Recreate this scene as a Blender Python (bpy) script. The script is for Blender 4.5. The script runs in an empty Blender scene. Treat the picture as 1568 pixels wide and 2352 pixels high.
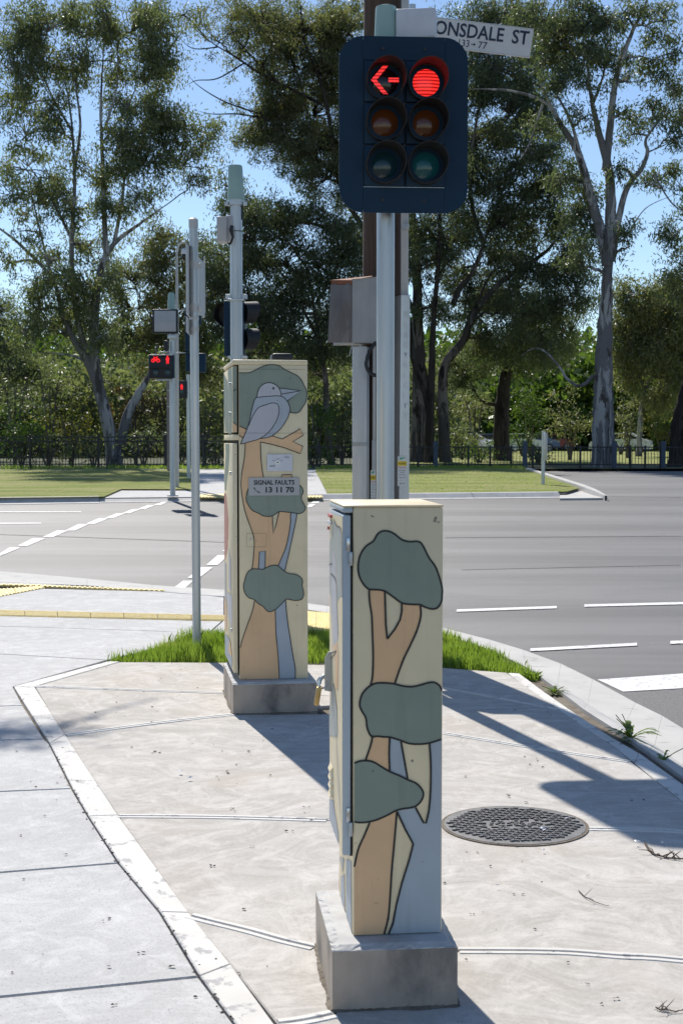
import bpy, bmesh, math, random
import numpy as np
from mathutils import Vector, Matrix, noise
from mathutils.geometry import tessellate_polygon
R = math.radians
random.seed(7); np.random.seed(7)
S = bpy.context.scene
C = S.collection

# ------------------------------------------------------------ camera, sky, sun, exposure
F = 3267.0; CX, CY, HORIZON = 784.0, 1176.0, 1012.0
TH = math.atan((CY-HORIZON)/F); CAMH = 1.5
cd = bpy.data.cameras.new('camera'); cam = bpy.data.objects.new('camera', cd); C.objects.link(cam)
cam.location = (0, 0, CAMH); cam.rotation_euler = (math.pi/2-TH, 0, 0)
cd.sensor_fit = 'VERTICAL'; cd.sensor_height = 36; cd.lens = 50; cd.clip_end = 3000; cd.clip_start = .05
cd.dof.use_dof = True; cd.dof.focus_distance = 7.6; cd.dof.aperture_fstop = 11
S.camera = cam
SUN_AZ, SUN_EL = R(-16.5), R(45)
w = bpy.data.worlds.new('World'); S.world = w; w.use_nodes = True
nt = w.node_tree; nt.nodes.clear()
o_ = nt.nodes.new('ShaderNodeOutputWorld'); b_ = nt.nodes.new('ShaderNodeBackground'); s_ = nt.nodes.new('ShaderNodeTexSky')
s_.sky_type = 'NISHITA'; s_.sun_disc = False; s_.sun_elevation = SUN_EL; s_.sun_rotation = SUN_AZ
s_.air_density = 1.0; s_.dust_density = .35; s_.ozone_density = 2.7; s_.altitude = 1300
b_.inputs['Strength'].default_value = .092
nt.links.new(s_.outputs[0], b_.inputs[0]); nt.links.new(b_.outputs[0], o_.inputs[0])
sl = bpy.data.lights.new('sun', 'SUN'); sun = bpy.data.objects.new('sun', sl); C.objects.link(sun)
sl.energy = 3.9; sl.angle = R(.53); sl.color = (1, .95, .87)
sd = Vector((math.sin(SUN_AZ)*math.cos(SUN_EL), math.cos(SUN_AZ)*math.cos(SUN_EL), math.sin(SUN_EL)))
sun.rotation_euler = sd.to_track_quat('Z', 'Y').to_euler(); sun.location = (0, 0, 30)
S.view_settings.view_transform = 'Standard'; S.view_settings.look = 'None'
S.view_settings.exposure = .5; S.view_settings.gamma = 1; S.view_settings.use_curve_mapping = False

# ------------------------------------------------------------ helpers
def interp(y, xs, ys):
    if y <= xs[0]: return ys[0]
    for i in range(len(xs)-1):
        if y <= xs[i+1]: return ys[i]+(ys[i+1]-ys[i])*(y-xs[i])/(xs[i+1]-xs[i])
    return ys[-1]
BX, BZ = [16, 29.5, 50, 140, 1500], [0, .34, .52, .62, .7]
def B(y): return interp(y, BX, BZ)
def ray(x, y):
    dx, dy = (x-CX)/F, (y-CY)/F
    return Vector((dx, math.cos(TH)-dy*math.sin(TH), -math.sin(TH)-dy*math.cos(TH)))
def P(x, y, Y):
    d = ray(x, y); t = Y/d.y; return Vector((d.x*t, Y, CAMH+d.z*t))
def rz(x, y, z):
    d = ray(x, y); t = (z-CAMH)/d.z; return Vector((d.x*t, d.y*t, z))
def G(x, y, off=0):
    d = ray(x, y); z = off
    for _ in range(60):
        t = (z-CAMH)/d.z; z2 = B(d.y*t)+off
        if abs(z2-z) < 1e-6: break
        z = z*.5+z2*.5
    return Vector((d.x*t, d.y*t, z))
def on_plane(x, y, p0, n):
    d = ray(x, y); o = Vector((0, 0, CAMH)); t = (p0-o).dot(n)/d.dot(n); return o+d*t
ORG = {}
def thing(name, label, cat, loc=(0, 0, 0), group=None):
    o = bpy.data.objects.new(name, None); C.objects.link(o); o.location = loc; o.empty_display_size = .1
    o['label'] = label; o['category'] = cat
    if group: o['group'] = group
    ORG[o.name] = Vector(loc); return o
def tag(o, label=None, cat=None, group=None, kind=None):
    if label: o['label'] = label
    if cat: o['category'] = cat
    if group: o['group'] = group
    if kind: o['kind'] = kind
    return o
def smooth(pts, n=6, closed=True):
    out = []; N = len(pts)
    rng = range(N) if closed else range(N-1)
    for i in rng:
        if closed: p0, p1, p2, p3 = pts[i-1], pts[i], pts[(i+1) % N], pts[(i+2) % N]
        else: p0, p1, p2, p3 = pts[max(i-1, 0)], pts[i], pts[i+1], pts[min(i+2, N-1)]
        for k in range(n):
            t = k/n
            out.append(tuple(.5*((2*b)+(-a+c)*t+(2*a-5*b+4*c-d)*t*t+(-a+3*b-3*c+d)*t**3) for a, b, c, d in zip(p0, p1, p2, p3)))
    if not closed: out.append(tuple(pts[-1]))
    return out
class Fr:
    def __init__(s, o, ang=0, lean=0):
        s.o = Vector(o); s.U = Vector((math.cos(ang), math.sin(ang), 0)); s.V = Vector((-math.sin(ang), math.cos(ang), 0)); s.W = Vector((0, 0, 1))
    def __call__(s, u, v, z): return s.o+s.U*u+s.V*v+s.W*z
    def loc(s, p): d = p-s.o; return (d.dot(s.U), d.dot(s.V), d.dot(s.W))
WF = Fr((0, 0, 0))
class MB:
    def __init__(s): s.v = []; s.f = []; s.m = []; s.cur = 0
    def add(s, vs, fs):
        n = len(s.v); s.v += [Vector(v) for v in vs]; s.f += [tuple(i+n for i in f) for f in fs]; s.m += [s.cur]*len(fs)
        return s
    def box(s, u0, u1, v0, v1, z0, z1, fr=WF, bev=0, seg=2):
        if bev <= 0:
            vs = [fr(u, v, z) for z in (z0, z1) for u, v in ((u0, v0), (u1, v0), (u1, v1), (u0, v1))]
            return s.add(vs, [(3, 2, 1, 0), (4, 5, 6, 7), (0, 1, 5, 4), (1, 2, 6, 5), (2, 3, 7, 6), (3, 0, 4, 7)])
        bm = bmesh.new(); bmesh.ops.create_cube(bm, size=1)
        for q in bm.verts: q.co = Vector(((u0+u1)/2+q.co.x*(u1-u0), (v0+v1)/2+q.co.y*(v1-v0), (z0+z1)/2+q.co.z*(z1-z0)))
        bmesh.ops.bevel(bm, geom=bm.edges[:], offset=bev, segments=seg, affect='EDGES', profile=.5)
        bm.verts.index_update(); s.add([fr(*q.co) for q in bm.verts], [tuple(q.index for q in f.verts) for f in bm.faces]); bm.free(); return s
    def tube(s, pts, rs, n=12, cap=True):
        pts = [Vector(p) for p in pts]
        if not hasattr(rs, '__len__'): rs = [rs]*len(pts)
        T = []
        for i in range(len(pts)):
            d = pts[min(i+1, len(pts)-1)]-pts[max(i-1, 0)]; T.append(d.normalized() if d.length > 1e-9 else Vector((0, 0, 1)))
        a = T[0].orthogonal().normalized(); vs = []
        for i, p in enumerate(pts):
            a = (a-T[i]*a.dot(T[i])); a = a.normalized() if a.length > 1e-6 else T[i].orthogonal().normalized()
            b = T[i].cross(a)
            for k in range(n):
                t = 2*math.pi*k/n; vs.append(p+(a*math.cos(t)+b*math.sin(t))*rs[i])
        fs = [(i*n+k, i*n+(k+1) % n, (i+1)*n+(k+1) % n, (i+1)*n+k) for i in range(len(pts)-1) for k in range(n)]
        if cap: fs += [tuple(range(n))[::-1], tuple((len(pts)-1)*n+k for k in range(n))]
        return s.add(vs, fs)
    def prism(s, poly, fn, d0, d1):
        """poly 2-D; fn(a,b,d)->3-D; extruded from d0 to d1"""
        n = len(poly); vs = [fn(a, b, d0) for a, b in poly]+[fn(a, b, d1) for a, b in poly]
        tri = tessellate_polygon([[Vector((a, b, 0)) for a, b in poly]])
        fs = [tuple(t)[::-1] for t in tri]+[tuple(i+n for i in t) for t in tri]+[(i, (i+1) % n, n+(i+1) % n, n+i) for i in range(n)]
        return s.add(vs, fs)
    def fill(s, poly, fn):
        tri = tessellate_polygon([[Vector((a, b, 0)) for a, b in poly]])
        return s.add([fn(a, b) for a, b in poly], [tuple(t) for t in tri])
    def ribbon(s, pts, wd, fn, closed=False):
        n = len(pts); L = []; Rr = []
        for i in range(n):
            a = pts[i-1] if (i > 0 or closed) else pts[i]; c = pts[(i+1) % n] if (i < n-1 or closed) else pts[i]
            dx, dy = c[0]-a[0], c[1]-a[1]; l = math.hypot(dx, dy) or 1; nx, ny = -dy/l*wd/2, dx/l*wd/2
            L.append(fn(pts[i][0]+nx, pts[i][1]+ny)); Rr.append(fn(pts[i][0]-nx, pts[i][1]-ny))
        m = n if closed else n-1
        return s.add(L+Rr, [(i, (i+1) % n, n+(i+1) % n, n+i) for i in range(m)])
    def build(s, name, mat, parent=None, sm=False, label=None, kind=None, recalc=True):
        me = bpy.data.meshes.new(name); org = ORG[parent.name] if parent else Vector((0, 0, 0))
        me.from_pydata([v-org for v in s.v], [], s.f)
        for m in (mat if isinstance(mat, (list, tuple)) else [mat]): me.materials.append(m)
        if any(s.m): me.polygons.foreach_set('material_index', s.m)
        if recalc:
            bm = bmesh.new(); bm.from_mesh(me); bmesh.ops.recalc_face_normals(bm, faces=bm.faces); bm.to_mesh(me); bm.free()
        if sm: me.polygons.foreach_set('use_smooth', [True]*len(me.polygons)); me.set_sharp_from_angle(angle=R(38))
        me.update(); o = bpy.data.objects.new(name, me); C.objects.link(o)
        if parent: o.parent = parent
        ORG[o.name] = org
        if label: o['label'] = label
        if kind: o['kind'] = kind
        return o
def struct(mb, name, mat, **k):
    o = mb.build(name, mat, **k); o['kind'] = 'structure'; return o
def text(s, name, mat, parent, org, U, V, wd, ht, off=.001, bold=0.0, n=None):
    """flat lettering fitted to a wd x ht rectangle whose lower-left corner is org"""
    cu = bpy.data.curves.new(name, 'FONT'); cu.body = s; cu.resolution_u = 3; cu.offset = bold
    ob = bpy.data.objects.new(name, cu); C.objects.link(ob)
    dg = bpy.context.evaluated_depsgraph_get(); dg.update()
    me = bpy.data.meshes.new_from_object(ob.evaluated_get(dg)); C.objects.unlink(ob); bpy.data.objects.remove(ob)
    co = [v.co.copy() for v in me.vertices]; x0 = min(c.x for c in co); x1 = max(c.x for c in co); y0 = min(c.y for c in co); y1 = max(c.y for c in co)
    n = n or U.cross(V); po = ORG[parent.name] if parent else Vector((0, 0, 0))
    for v, c in zip(me.vertices, co):
        v.co = org+U*((c.x-x0)/(x1-x0)*wd)+V*((c.y-y0)/(y1-y0)*ht)+n*off-po
    me.materials.clear(); me.materials.append(mat); me.name = name
    o = bpy.data.objects.new(name, me); C.objects.link(o); o.parent = parent; ORG[o.name] = po; return o

# ------------------------------------------------------------ materials
def lnk(m, a, b): m.node_tree.links.new(a, b)
def base(name, col, rough=.5, metal=0, spec=.5):
    m = bpy.data.materials.new(name); m.use_nodes = True; p = m.node_tree.nodes['Principled BSDF']
    p.inputs['Base Color'].default_value = (*col, 1); p.inputs['Roughness'].default_value = rough
    p.inputs['Metallic'].default_value = metal; p.inputs['Specular IOR Level'].default_value = spec
    return m, p
def N(m, t, **k):
    n = m.node_tree.nodes.new(t)
    for a, b in k.items(): setattr(n, a, b)
    return n
def coords(m, sc=(1, 1, 1)):
    t = N(m, 'ShaderNodeTexCoord'); mp = N(m, 'ShaderNodeMapping'); mp.inputs['Scale'].default_value = sc
    lnk(m, t.outputs['Object'], mp.inputs[0]); return mp.outputs[0]
def nz(m, vec, scale, detail=4, rough=.55, dist=0):
    n = N(m, 'ShaderNodeTexNoise'); n.inputs['Scale'].default_value = scale; n.inputs['Detail'].default_value = detail
    n.inputs['Roughness'].default_value = rough; n.inputs['Distortion'].default_value = dist
    if vec: lnk(m, vec, n.inputs['Vector'])
    return n.outputs[0]
def ramp(m, fac, stops):
    r = N(m, 'ShaderNodeValToRGB'); e = r.color_ramp.elements
    while len(e) < len(stops): e.new(.5)
    for el, (p, c) in zip(e, stops):
        el.position = p; el.color = (c, c, c, 1) if isinstance(c, (int, float)) else (*c, 1)
    lnk(m, fac, r.inputs[0]); return r.outputs[0]
def mixc(m, fac, a, b, mode='MIX'):
    x = N(m, 'ShaderNodeMix', data_type='RGBA', blend_type=mode)
    for sock, val in ((x.inputs[0], fac), (x.inputs[6], a), (x.inputs[7], b)):
        if isinstance(val, bpy.types.NodeSocket): lnk(m, val, sock)
        elif isinstance(val, (int, float)): sock.default_value = val
        else: sock.default_value = (*val, 1)
    return x.outputs[2]
def bump(m, p, h, st=.3, d=.01):
    b = N(m, 'ShaderNodeBump'); b.inputs['Strength'].default_value = st; b.inputs['Distance'].default_value = d
    lnk(m, h, b.inputs['Height']); lnk(m, b.outputs[0], p.inputs['Normal'])
def noisy(name, c1, c2, scale=8, rough=.5, metal=0, sc=(1, 1, 1), bs=0, bd=.002, lo=.35, hi=.65, detail=5, spec=.5, dirt=None):
    m, p = base(name, c1, rough, metal, spec); v = coords(m, sc)
    f = nz(m, v, scale, detail); c = mixc(m, ramp(m, f, [(lo, 0), (hi, 1)]), c1, c2)
    if dirt: c = mixc(m, ramp(m, nz(m, v, dirt[1], 6, .65), [(dirt[2], 0), (dirt[3], 1)]), c, dirt[0])
    lnk(m, c, p.inputs['Base Color'])
    if bs: bump(m, p, nz(m, v, scale*4, 4), bs, bd)
    return m
def concrete(name, c1, c2, swirl=True, spk=.25, sc=1.0):
    m, p = base(name, c1, .85, 0, .25); t = coords(m)
    w1 = N(m, 'ShaderNodeTexNoise'); w1.inputs['Scale'].default_value = .75*sc; w1.inputs['Detail'].default_value = 2; lnk(m, t, w1.inputs[0])
    va = N(m, 'ShaderNodeVectorMath', operation='MULTIPLY_ADD'); lnk(m, w1.outputs['Color'], va.inputs[0]); va.inputs[1].default_value = (3.6, 3.6, 0); lnk(m, t, va.inputs[2])
    mp = N(m, 'ShaderNodeMapping'); mp.inputs['Scale'].default_value = (2.2, 6, 1) if swirl else (2, 5, 1); lnk(m, va.outputs[0], mp.inputs[0])
    st = nz(m, mp.outputs[0], 2.2*sc, 10, .78, .15)
    lo = nz(m, t, .7*sc, 4, .6)
    c = mixc(m, ramp(m, st, [(.34, 0), (.60, 1)]), c1, c2)
    c = mixc(m, ramp(m, nz(m, t, 60*sc, 6, .8), [(.36, .36), (.56, 0)]), c, tuple(x*.72 for x in c1))
    c = mixc(m, ramp(m, lo, [(.35, 0), (.7, .5)]), c, tuple(x*.84 for x in c1))
    if swirl: c = mixc(m, ramp(m, nz(m, t, 1.1, 3, .55, .6), [(.50, 0), (.72, .55)]), c, (.50, .43, .36))
    c = mixc(m, ramp(m, nz(m, t, 6.5*sc, 8, .72, .8), [(.48, 0), (.66, .6)]), c, tuple(min(x*1.2, .72) for x in c2))
    if swirl: c = mixc(m, ramp(m, nz(m, mp.outputs[0], .9*sc, 9, .74, .3), [(.50, 0), (.59, .36), (.66, .08)]), c, (.66, .635, .60))
    fn = nz(m, t, 130*sc, 3, .7)
    c = mixc(m, ramp(m, fn, [(.30, spk), (.44, 0)]), c, (.12, .12, .12))
    lnk(m, c, p.inputs['Base Color']); bump(m, p, mixc(m, .6, st, fn), .22, .003); return m
M = {}
M['apron'] = concrete('apron_concrete', (.43, .40, .36), (.58, .55, .51))
M['path'] = concrete('path_concrete', (.49, .485, .475), (.59, .585, .575), swirl=False, spk=.6)
M['band'] = noisy('smooth_concrete_band', (.70, .68, .64), (.62, .60, .56), 5, .8, dirt=((.40, .39, .39), 11, .57, .62), bs=.2)
M['plinth'] = noisy('plinth_concrete', (.46, .385, .31), (.30, .26, .22), 6, .85, sc=(1, 1, .6), bs=.5, bd=.004, dirt=((.13, .12, .11), 5, .50, .70))
M['plinth_top'] = noisy('trowelled_mortar', (.58, .57, .55), (.44, .43, .42), 9, .85, bs=.4, dirt=((.16, .15, .14), 60, .66, .7))
M['kerb'] = noisy('kerb_concrete', (.55, .535, .51), (.47, .46, .44), 3, .85, bs=.3, dirt=((.24, .225, .2), 7, .6, .75))
M['soil'] = noisy('soil', (.14, .11, .08), (.22, .19, .15), 9, .95, bs=.8, bd=.02)
def asphalt():
    m, p = base('asphalt', (.12, .12, .125), .62, 0, .5); v = coords(m)
    big = nz(m, coords(m, (.03, .42, 1)), 1.5, 4, .6)
    c = mixc(m, ramp(m, big, [(.42, 0), (.58, 1)]), (.080, .077, .077), (.168, .163, .163))
    c = mixc(m, ramp(m, nz(m, v, .8, 5, .65, .5), [(.52, 0), (.7, .45)]), c, (.06, .058, .058))
    sp = nz(m, v, 70, 3, .85); c = mixc(m, ramp(m, sp, [(.35, .75), (.62, 0)]), c, (.085, .085, .087))
    sp2 = N(m, 'ShaderNodeTexVoronoi'); sp2.inputs['Scale'].default_value = 22; lnk(m, v, sp2.inputs[0])
    c = mixc(m, ramp(m, sp2.outputs['Distance'], [(.035, 1), (.06, 0)]), c, (.8, .8, .8))  # sparkle of the stones painted into the colour as white dots
    lnk(m, c, p.inputs['Base Color']); bump(m, p, sp, .8, .006); return m
M['asphalt'] = asphalt()
def asphalt_new():
    m, p = base('newer_asphalt', (.1, .1, .1), .7, 0, .4); v = coords(m)
    sp = nz(m, v, 110, 3, .8); c = mixc(m, ramp(m, sp, [(.35, 0), (.62, 1)]), (.085, .083, .083), (.20, .195, .19))
    lnk(m, c, p.inputs['Base Color']); bump(m, p, sp, .8, .006); return m
M['asphalt_near'] = asphalt_new()
M['mark'] = noisy('road_paint', (.78, .78, .77), (.66, .66, .66), 30, .6, bs=.3, dirt=((.26, .26, .26), 26, .56, .66))
M['yellow'] = noisy('tactile_yellow', (.80, .60, .17), (.84, .70, .36), 25, .6)
M['lawn'] = None
def lawn():
    m, p = base('lawn', (.1, .14, .03), .9, 0, .1); v = coords(m)
    a = nz(m, coords(m, (.25, .9, 1)), 1.1, 5, .65); c = mixc(m, ramp(m, a, [(.36, 0), (.66, 1)]), (.24, .31, .065), (.50, .45, .21))
    c = mixc(m, ramp(m, nz(m, v, 18, 4, .8), [(.3, .5), (.6, 0)]), c, (.08, .12, .02))
    lnk(m, c, p.inputs['Base Color']); bump(m, p, nz(m, v, 40, 3), 1, .05); return m
M['lawn'] = lawn()
M['earth'] = noisy('leaf_litter_ground', (.05, .06, .02), (.08, .085, .03), 1.3, .95, bs=.6, bd=.05)
def paint(name, c, rough=.42):
    m, p = base(name, c, rough, 0, .4); v = coords(m)
    k = mixc(m, ramp(m, nz(m, v, 4, 5, .6), [(.35, 0), (.68, 1)]), c, tuple(x*.88 for x in c))
    k = mixc(m, ramp(m, nz(m, coords(m, (14, 14, 1.1)), 2.4, 5, .6), [(.55, 0), (.75, .45)]), k, tuple(x*.74 for x in c))
    k = mixc(m, ramp(m, nz(m, coords(m, (1, 1, 5)), 17, 6, .8), [(.70, 0), (.74, .7)]), k, tuple(min(x*1.35+.05, .85) for x in c))
    k = mixc(m, ramp(m, nz(m, v, 48, 2, .5), [(.74, 0), (.78, .8)]), k, (.10, .09, .07))
    lnk(m, k, p.inputs['Base Color']); lnk(m, ramp(m, nz(m, v, 9, 4, .6), [(.3, rough-.08), (.7, rough+.16)]), p.inputs['Roughness']); bump(m, p, nz(m, v, 7, 2, .5), .12, .004); return m
M['doorgrey'] = noisy('grey_door_edge_paint', (.47, .53, .57), (.43, .49, .53), 4, .45)
M['beige'] = paint('beige_paint', (.84, .715, .47)); M['leafgreen'] = paint('sage_paint', (.265, .315, .255))
M['tan'] = paint('tan_paint', (.80, .52, .29)); M['bluegrey'] = paint('blue_grey_paint', (.43, .49, .53))
M['pale'] = paint('pale_blue_paint', (.42, .47, .52)); M['line'] = base('black_outline_paint', (.012, .014, .018), .45)[0]
M['lav'] = paint('lavender_grey_paint', (.52, .52, .55)); M['mist'] = paint('misty_green_paint', (.42, .45, .42)); M['pink'] = paint('faded_red_paint', (.55, .22, .17))
M['dark'] = base('dark_gap', (.008, .009, .012), .7)[0]
M['galv'] = noisy('galvanised_steel', (.56, .59, .60), (.43, .46, .48), 7, .40, .65, sc=(1, 1, .12), dirt=((.24, .25, .26), 14, .6, .75))
M['alu'] = noisy('brushed_aluminium', (.56, .565, .56), (.47, .475, .47), 10, .5, .3, sc=(1, 1, .2), bs=.1)
M['chrome'] = base('bright_steel', (.6, .62, .64), .25, 1)[0]
M['brass'] = noisy('brass', (.62, .43, .19), (.48, .32, .13), 40, .38, .85)
M['capgreen'] = noisy('pale_green_cap', (.33, .47, .42), (.30, .43, .385), 4, .45)
M['boxgrey'] = noisy('grey_plastic', (.47, .465, .46), (.42, .42, .42), 6, .5)
M['white'] = noisy('white_plastic', (.68, .69, .72), (.6, .61, .65), 6, .45)
M['navy'] = noisy('black_blue_signal_board', (.006, .030, .062), (.005, .024, .052), 4, .5, spec=.22)
M['black'] = base('black_plastic', (.010, .012, .016), .5)[0]
M['visor'] = base('matt_black_visor', (.012, .012, .013), .55)[0]
M['rust'] = noisy('rusted_steel', (.27, .10, .05), (.19, .075, .04), 14, .8, .1, bs=.3)
M['zinc'] = noisy('grey_zinc', (.36, .36, .365), (.29, .29, .295), 7, .6, .2, sc=(1, 1, .4), dirt=((.44, .43, .42), 6, .6, .8))
M['oldzinc'] = noisy('weathered_zinc', (.20, .19, .185), (.145, .13, .125), 9, .6, .4, sc=(1, 1, .35), dirt=((.30, .29, .28), 5, .6, .8))
M['wood'] = noisy('weathered_pole_wood', (.105, .065, .045), (.06, .04, .03), 10, .9, sc=(4, 4, .18), bs=.7, bd=.01)
M['signwhite'] = noisy('white_sign', (.66, .645, .63), (.6, .585, .57), 5, .5)
M['ink'] = base('sign_ink', (.012, .022, .05), .5)[0]
M['stickerw'] = base('white_sticker', (.6, .62, .62), .5)[0]; M['stickery'] = base('yellow_sticker', (.75, .55, .03), .5)[0]
M['red'] = base('red_ink', (.6, .04, .03), .5)[0]; M['teal'] = base('green_ink', (.02, .3, .16), .5)[0]
M['refl'] = base('red_reflector', (.55, .10, .10), .35)[0]
M['fence'] = base('black_fence_paint', (.008, .010, .014), .5)[0]
M['fencepost'] = noisy('blue_grey_post', (.05, .075, .115), (.04, .06, .09), 5, .6)
M['iron'] = noisy('cast_iron', (.17, .165, .165), (.12, .12, .12), 20, .5, .3, bs=.3, bd=.002)
M['twig'] = noisy('dead_twig', (.06, .04, .03), (.1, .07, .05), 30, .9)
M['litter'] = base('dry_leaf_litter', (.07, .055, .045), .9)[0]; M['scrap'] = base('white_scrap', (.8, .8, .82), .3)[0]
def lit(name, col, st, stripes=0):
    m, p = base(name, tuple(c*.3 for c in col), .3)
    p.inputs['Emission Strength'].default_value = st; p.inputs['Emission Color'].default_value = (*col, 1)
    if stripes:
        v = N(m, 'ShaderNodeTexCoord'); wv = N(m, 'ShaderNodeTexWave', bands_direction='Z'); wv.inputs['Scale'].default_value = stripes
        wv.inputs['Distortion'].default_value = .9; wv.inputs['Detail'].default_value = 3; wv.inputs['Detail Scale'].default_value = 12; lnk(m, v.outputs['Object'], wv.inputs[0])
        lnk(m, mixc(m, wv.outputs[0], (.22, 0, 0), (1, .035, .03)), p.inputs['Emission Color'])
    return m
M['redlit'] = lit('lit_red_lens', (1, .03, .02), .95, 15); M['redglow'] = lit('lit_red_symbol', (1, .008, .015), .9)
def lens(name, c):
    m, p = base(name, c, .14); p.inputs['Coat Weight'].default_value = .0; p.inputs['Coat Roughness'].default_value = .08
    v = coords(m); bump(m, p, nz(m, v, 60, 2), .15, .002); return m
M['amber'] = lens('unlit_amber_lens', (.12, .032, .007)); M['green'] = lens('unlit_green_lens', (.008, .10, .11)); M['darkl'] = lens('unlit_dark_lens', (.008, .04, .05)); M['smoke'] = lens('dark_red_lens', (.012, .004, .005))
def leafmat(name, c1, c2, c3=None, tr=.3, rough=.48):
    m, p = base(name, c1, rough, 0, .38); v = coords(m)
    a = nz(m, v, .75, 3, .6); c = mixc(m, ramp(m, a, [(.38, 0), (.62, 1)]), c1, c2)
    if c3: c = mixc(m, ramp(m, nz(m, v, 1.7, 2, .5), [(.56, 0), (.70, .8)]), c, c3)
    g = N(m, 'ShaderNodeNewGeometry'); c = mixc(m, ramp(m, g.outputs['Random Per Island'], [(0, .45), (1, 0)]), c, (c1[0]*.4, c1[1]*.4, c1[2]*.4))
    lnk(m, c, p.inputs['Base Color'])
    t = N(m, 'ShaderNodeBsdfTranslucent'); lnk(m, mixc(m, 1.0, c, (1.5, 1.6, .7), 'MULTIPLY'), t.inputs[0])
    mx = N(m, 'ShaderNodeMixShader'); mx.inputs[0].default_value = tr
    lnk(m, p.outputs[0], mx.inputs[1]); lnk(m, t.outputs[0], mx.inputs[2]); lnk(m, mx.outputs[0], m.node_tree.nodes['Material Output'].inputs[0]); return m
M['leaf'] = leafmat('gum_leaves', (.14, .172, .105), (.195, .22, .135), (.24, .22, .15), .45)
M['leafd'] = leafmat('dark_gum_leaves', (.105, .138, .094), (.15, .18, .115), (.19, .185, .125), .43)
M['leafo'] = leafmat('olive_gum_leaves', (.155, .175, .10), (.21, .22, .13), (.265, .225, .15), .45)
M['leafb'] = leafmat('bright_leaves', (.075, .14, .026), (.13, .19, .045), None, .4)
M['leafy'] = leafmat('yellowing_leaves', (.12, .14, .035), (.24, .20, .05), None, .4)
M['leafr'] = leafmat('russet_leaves', (.07, .055, .03), (.13, .065, .035), None, .3)
M['grass'] = leafmat('grass_blades', (.20, .30, .06), (.29, .38, .10), (.50, .46, .22), .5, .4)
M['weed'] = leafmat('weed_leaves', (.14, .22, .05), (.22, .26, .07), None, .35)
def bark(name, c1, c2, c3):
    m, p = base(name, c1, .9, 0, .15); v = coords(m, (1, 1, .22)); 
    c = mixc(m, ramp(m, nz(m, v, 2.2, 5, .6, .6), [(.45, 0), (.49, 1)]), c1, c2)
    c = mixc(m, ramp(m, nz(m, v, 3.7, 5, .65, .5), [(.57, 0), (.60, 1)]), c, c3)
    lnk(m, c, p.inputs['Base Color']); bump(m, p, nz(m, v, 9, 4), .6, .05); return m
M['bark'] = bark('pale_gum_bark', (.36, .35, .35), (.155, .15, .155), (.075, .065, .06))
M['barks'] = bark('mid_dark_mottled_bark', (.20, .175, .155), (.08, .07, .065), (.03, .025, .022))  # mid-dark blotchy tone for the trunks of the broad gum
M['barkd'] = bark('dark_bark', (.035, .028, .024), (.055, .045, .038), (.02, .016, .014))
M['barkm'] = bark('brown_bark', (.13, .11, .095), (.085, .07, .06), (.20, .18, .165))

# ------------------------------------------------------------ ground, road, paths
def sheet(mb, poly, off, cuts=True):
    bm = bmesh.new(); f = [bm.verts.new((p[0], p[1], 0)) for p in poly]; bm.faces.new(f)
    if cuts:
        for y in BX[:-1]:
            bmesh.ops.bisect_plane(bm, geom=bm.verts[:]+bm.edges[:]+bm.faces[:], plane_co=(0, y, 0), plane_no=(0, 1, 0))
    bmesh.ops.triangulate(bm, faces=bm.faces[:]); bm.verts.index_update()
    mb.add([(v.co.x, v.co.y, B(v.co.y)+off) for v in bm.verts], [tuple(v.index for v in q.verts) for q in bm.faces]); bm.free(); return mb
def gp(pts, off=0): return [tuple(G(x, y, off)[:2]) for x, y in pts]
def inset(poly, d):
    n = len(poly); a = sum(poly[i][0]*poly[(i+1) % n][1]-poly[(i+1) % n][0]*poly[i][1] for i in range(n)); s = 1 if a > 0 else -1
    out = []
    for i in range(n):
        p0, p1, p2 = Vector(poly[i-1]), Vector(poly[i]), Vector(poly[(i+1) % n])
        e1 = (p1-p0).normalized(); e2 = (p2-p1).normalized(); n1 = Vector((-e1.y, e1.x)); n2 = Vector((-e2.y, e2.x))
        b = n1+n2; b = b/max(b.length_squared*.5, .35); out.append(tuple(p1+b*d*s))
    return out
def slab(px, name, mat, parent, off=0, th=.03, gap=.006, bev=True):
    poly = inset(gp(px), gap); mb = MB()
    if bev:
        p2 = inset(poly, .004); n = len(poly)
        vs = [(x, y, B(y)+off-th) for x, y in poly]+[(x, y, B(y)+off-.004) for x, y in poly]+[(x, y, B(y)+off) for x, y in p2]
        tri = tessellate_polygon([[Vector((a, b, 0)) for a, b in p2]])
        fs = [(i, (i+1) % n, n+(i+1) % n, n+i) for i in range(n)]+[(n+i, n+(i+1) % n, 2*n+(i+1) % n, 2*n+i) for i in range(n)]+[tuple(i+2*n for i in t) for t in tri]
        mb.add(vs, fs)
    else: mb.prism(poly, lambda a, b, d: Vector((a, b, B(b)+d)), off-th, off)
    return mb.build(name, mat, parent)
RO = -.10
struct(sheet(MB(), [(-500, -40), (500, -40), (500, 1400), (-500, 1400)], -.42), 'ground', M['earth'])
struct(sheet(MB(), [(-90, -20), (90, -20), (90, 38), (-90, 30)], RO), 'road', M['asphalt'])
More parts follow.
